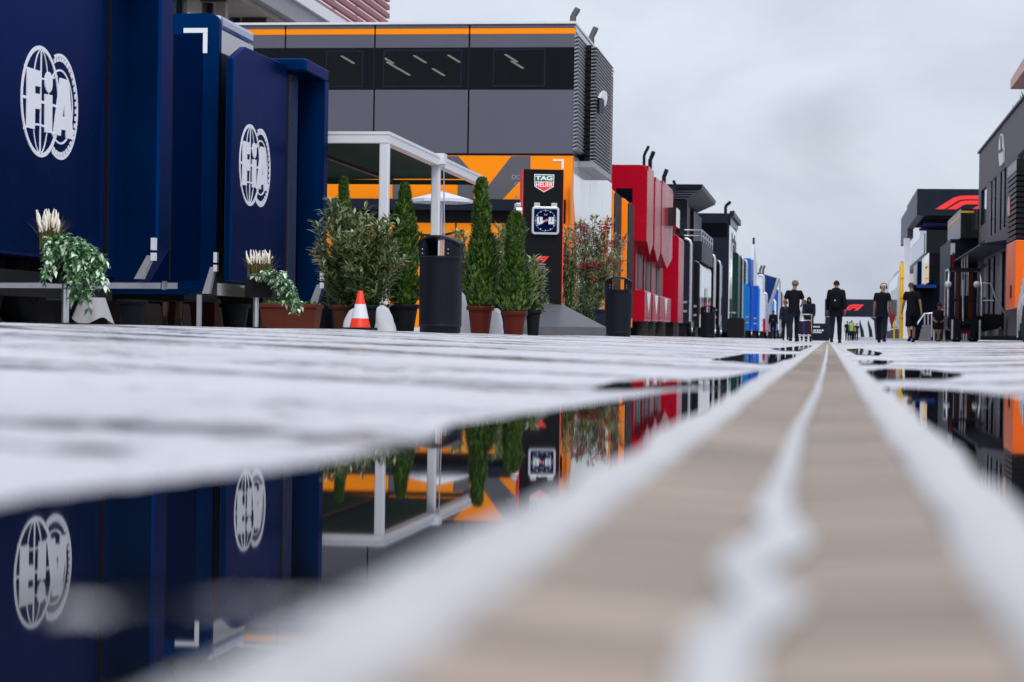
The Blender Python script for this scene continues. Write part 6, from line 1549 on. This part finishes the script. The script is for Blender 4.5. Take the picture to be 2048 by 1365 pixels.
    for k, s in enumerate((-1, 1)):
        sh, el_, hd = arms[k]; inn = ch+Vector((s*.10, 0, .045)); P_ = [inn, sh+Vector((0, 0, -.01)), sh.lerp(el_, .3), sh.lerp(el_, .62)]; r_ = [.078+lo, .074+lo, .062+lo, .060+lo]
        if sleeves == 'long': P_ += [sh.lerp(el_, .9), el_.lerp(hd, .12), el_.lerp(hd, .5), el_.lerp(hd, .92)]; r_ = [.078+lo, .072+lo, .056+lo, .050+lo, .046+lo, .046+lo, .036+lo, .028+lo]
        sh_.ball(sh+Vector((-s*.012, 0, -.012)), .073+lo, 0, 16, 10); sh_.tube(P_, r_, 14)
    sh_.build('jacket' if sleeves == 'long' else 'shirt', M[top], t, local=True)
    if hood: 
        m = MB(); m.ball(nk+Vector((0, -.07, -.01)), .12, 0, 16, 10, 1.05, .62, .75); m.build('hood', M[top], t, local=True)
    # trousers or shorts
    tr_b = MB(); loft(tr_b, [(at(zp-.17), .158, .112), (at(zp-.12), .170, .122), (at(zp-.04), .166, .120), (at(zp+.07), .150, .108)])
    for k in range(2):
        hip, kn, (ank, toe) = hips[k], knees[k], feet[k]
        if shorts: tr_b.tube([hip+Vector((0, 0, .04)), hip.lerp(kn, .2), hip.lerp(kn, .6), hip.lerp(kn, 1.0)], [.092, .098, .093, .096], 16)
        else: tr_b.tube([hip+Vector((0, 0, .04)), hip.lerp(kn, .2), hip.lerp(kn, .6), hip.lerp(kn, .93), kn.lerp(ank, .1), kn.lerp(ank, .4), kn.lerp(ank, .8), kn.lerp(ank, .98)], [.088, .095, .082, .068, .066, .066, .056, .058], 16)
    tr_b.build('shorts' if shorts else 'trousers', M[legs], t, local=True)
    for (ank, toe) in feet:
        m = MB(); d_ = (toe-ank); c_ = ank+d_*.45
        up = max(0, ank.z-.09)
        m.lathe([(.002, -.088), (.050, -.088), (.052, -.07), (.048, -.045), (.040, -.01), (.042, .03), (.002, .035)], ank+Vector((0, .0, 0)), 16, 0, .9, 1.25)
        m.lathe([(.002, -.088), (.052, -.088), (.054, -.07), (.045, -.035), (.002, -.022)], ank+Vector((0, .11, -up*.5)), 16, 0, .86, 1.9)
        m.build('shoe', M[shoe], t, local=True)
    if backpack:
        m = MB(); c_ = ch+Vector((0, -.20, -.13)); m.rbox(c_+Vector((-.15, -.09, -.25)), c_+Vector((.15, .075, .24)), .07, 0, 5); bo = m.build('backpack', M[backpack], t, local=True, bevel=.03)
        m = MB(); m.rbox(c_+Vector((-.11, -.135, -.22)), c_+Vector((.11, -.091, .0)), .04, 0, 4); m.build('front_pocket', M[backpack], bo, local=True, bevel=.015)
        m = MB(); m.box(c_+Vector((-.03, -.14, -.05)), c_+Vector((.0, -.136, -.02))); m.build('logo_tag', M['white_mark'], bo, local=True)
        for s in (-1, 1):
            m = MB(); m.tube([c_+Vector((s*.09, .06, .22)), ch+Vector((s*.10, -.07, .17)), ch+Vector((s*.11, .07, .14)), ch+Vector((s*.12, .145, .0)), ch+Vector((s*.12, .08, -.22)), c_+Vector((s*.12, .06, -.2))], .016, 8); m.build('strap', M['rubber'], bo, local=True)
    return t, arms, hc
person('man walking away in black polo and tan cap, left of the woman with the cart', 1587, 681, 66, 'stride', 1, 'cl_black', 'cl_navy', hair='hair_l', cap='cap', height=1.8, hands=((-.24, .30, 1.06), (.24, .32, 1.08)), headt=1, rz=4)
person('man walking away in navy jacket, half hidden behind the man in the tan cap', 1571, 680, 102, 'walk', -1, 'cl_navy', 'cl_navy', sleeves='long', height=1.78)
person('small distant figure in black with hood and backpack near the awning', 1546, 679, 135, 'walk', 1, 'cl_black', 'cl_black', sleeves='long', hood=True, backpack='cl_black', height=1.72)
person('man walking away in black hooded jacket with backpack, alone beside the drain', 1671, 683, 66, 'walk', 1, 'cl_black', 'cl_navy', sleeves='long', backpack='cl_black', hood=True, height=1.82, rz=-3, bend=.1)
t, arms, hc = person('man walking away wearing headphones and black T-shirt, red cloth in his right hand', 1763, 683, 68, 'walk', -1, 'cl_black', 'cl_navy', hair=None, headset=True, height=1.76, rz=-6, headt=1.2, hands=((-.25, .12, .88), (.30, .12, .86)))
m = MB(); h_ = arms[1][2]; s_ = 1.0
n = 8; vs = []
for j in range(7):
    for i in range(n):
        a = 2*math.pi*i/n; rr = .045+.035*math.sin(j*.8)+.012*math.sin(3*a+j); vs.append((h_.x+.02+rr*math.cos(a), h_.y+rr*.7*math.sin(a), h_.z+.02-j*.085))
m.add(vs, [(j*n+i, j*n+(i+1) % n, (j+1)*n+(i+1) % n, (j+1)*n+i) for j in range(6) for i in range(n)], 0, True); m.add(vs[:n], [tuple(range(n))[::-1]]); m.add(vs[-n:], [tuple(range(n))])
mw = Matrix.Translation(t.location) @ Matrix.Diagonal((*t.scale, 1))
m.v = [tuple(mw @ Vector(v)) for v in m.v]
tag(m.build('red_cloth', M['cl_red']), 'red folded cloth hanging from the hand of the man with headphones', 'cloth')
t_, a_, hc = person('man walking away in black T-shirt and knee-length black shorts before the yellow mast', 1823, 683, 67.5, 'walk', 1, 'cl_black', 'cl_black', shorts=True, hair='hair_l', height=1.77, rz=7, headt=-1)
person('seated person facing the camera in black top with yellow trim, bare crossed legs', 1878, 683, 78, 'sit', 1, 'cl_black', 'cl_black', shorts=True, hair='hair_b', rz=175, height=1.7, hands=((-.12, .35, .72), (.12, .35, .72)), skin='skin_t')
qx = F(1878, 683, 78).x
t = thing('folding_stool', 'pale folding stool under the seated person by the forklift', 'stool', (qx, 78, hz(qx)))
m = MB(); m.box((-.2, -.18, .44), (.2, .18, .47)); m.build('seat', M['cl_black'], t, local=True)
for s in (-1, 1):
    m = MB(); m.tube([(s*.18, -.2, 0), (s*.18, .17, .44)], .018, 8); m.build('leg', M['white_metal'], t, local=True)
    m = MB(); m.tube([(s*.15, .2, 0), (s*.15, -.17, .44)], .018, 8); m.build('leg', M['white_metal'], t, local=True)
person('person in coral top standing directly behind the seated person', 1889, 683, 82, 'stand', 1, 'cl_pink', 'cl_black', rz=200, height=1.35, sleeves='long', skin='skin_t')
person('woman with long dark hair in dark jacket leaning on the handle of the cart', 1617, 682, 86, 'walk', 1, 'cl_navy', 'cl_black', sleeves='long', rz=180, longhair=True, height=1.70, hands=((-.2, .42, 1.02), (.2, .42, 1.02)), bend=.2)
person('person in pale shirt seen just left of the woman at the cart', 1608, 681, 96, 'walk', -1, 'cl_white', 'cl_navy', rz=180, height=1.75)
# cart
Yc_ = 83.6; xc = F(1607, 682, Yc_).x; t = thing('luggage_cart', 'dark cart with silver frame pushed towards the camera by the woman', 'cart', (xc, Yc_, hz(xc)))
s_ = Yc_/FP; w_ = 30*s_/2
m = MB(); m.rbox((-w_, -.35, .28), (w_, .35, .75), .05, 0, 3); m.build('load_box', M['brown'], t, local=True)
m = MB(); m.box((-w_*.15, -.36, .28), (w_*.2, -.351, .75)); m.build('blue_strap', M['blue_tarp'], t, local=True)
m = MB(); m.tube([(-w_, -.3, .78), (w_, -.3, .78), (w_+.03, -.3, 1.0), (-w_+.06, -.3, 1.0), (-w_, -.3, .78)], .018, 8); m.tube([(-w_, .35, .3), (-w_, .4, 1.0), (w_, .4, 1.0), (w_, .35, .3)], .018, 8); m.build('frame', M['silver'], t, local=True)
m = MB(); m.box((-w_, -.4, .2), (w_, .4, .26)); m.build('deck', M['silver'], t, local=True)
for sx_ in (-1, 1):
    for sy_ in (-1, 1):
        m = MB(); m.lathe([(.01, 0), (.09, 0), (.1, .01), (.1, .05), (.01, .06)], (sx_*w_*.8, sy_*.3, .1), 14, 0, ax='x'); m.build('wheel', M['rubber'], t, local=True)
# distant group beneath the gantry
far = [(1694, 'cl_black', 'cl_black', 'stand', False, 'distant figure in black at the left of the group under the gantry'), (1699, 'cl_navy', 'cl_black', 'walk', True, 'distant figure in navy top and shorts with bare legs under the gantry'),
       (1703, 'cl_hiviz', 'cl_navy', 'walk', False, 'distant figure in a hi-vis green vest under the gantry'), (1706, 'cl_navy', 'cl_navy', 'walk', False, 'distant figure in navy just right of the hi-vis vest'), (1713, 'cl_black', 'cl_black', 'walk', False, 'distant dark figure at the right of the group beside the flags')]
for i, (px, c1, c2, po, sh_, lb) in enumerate(far):
    person(lb, px, 681, 205+6*i if i != 2 else 196, po, 1, c1, c2, shorts=sh_, height=1.76, rz=(180 if i % 2 else 0), group='distant people under the gantry')
# the legs seen beneath the navy trailers
person('person behind the navy trailer, only bare shins, white socks and sneakers showing', 343, 648, 32.5, 'walk', 1, 'cl_white', 'cl_navy', shorts=True, skin='skin', height=1.7, shoe='shoe_g', X=F(344, 648, 32.5).x, rz=14)
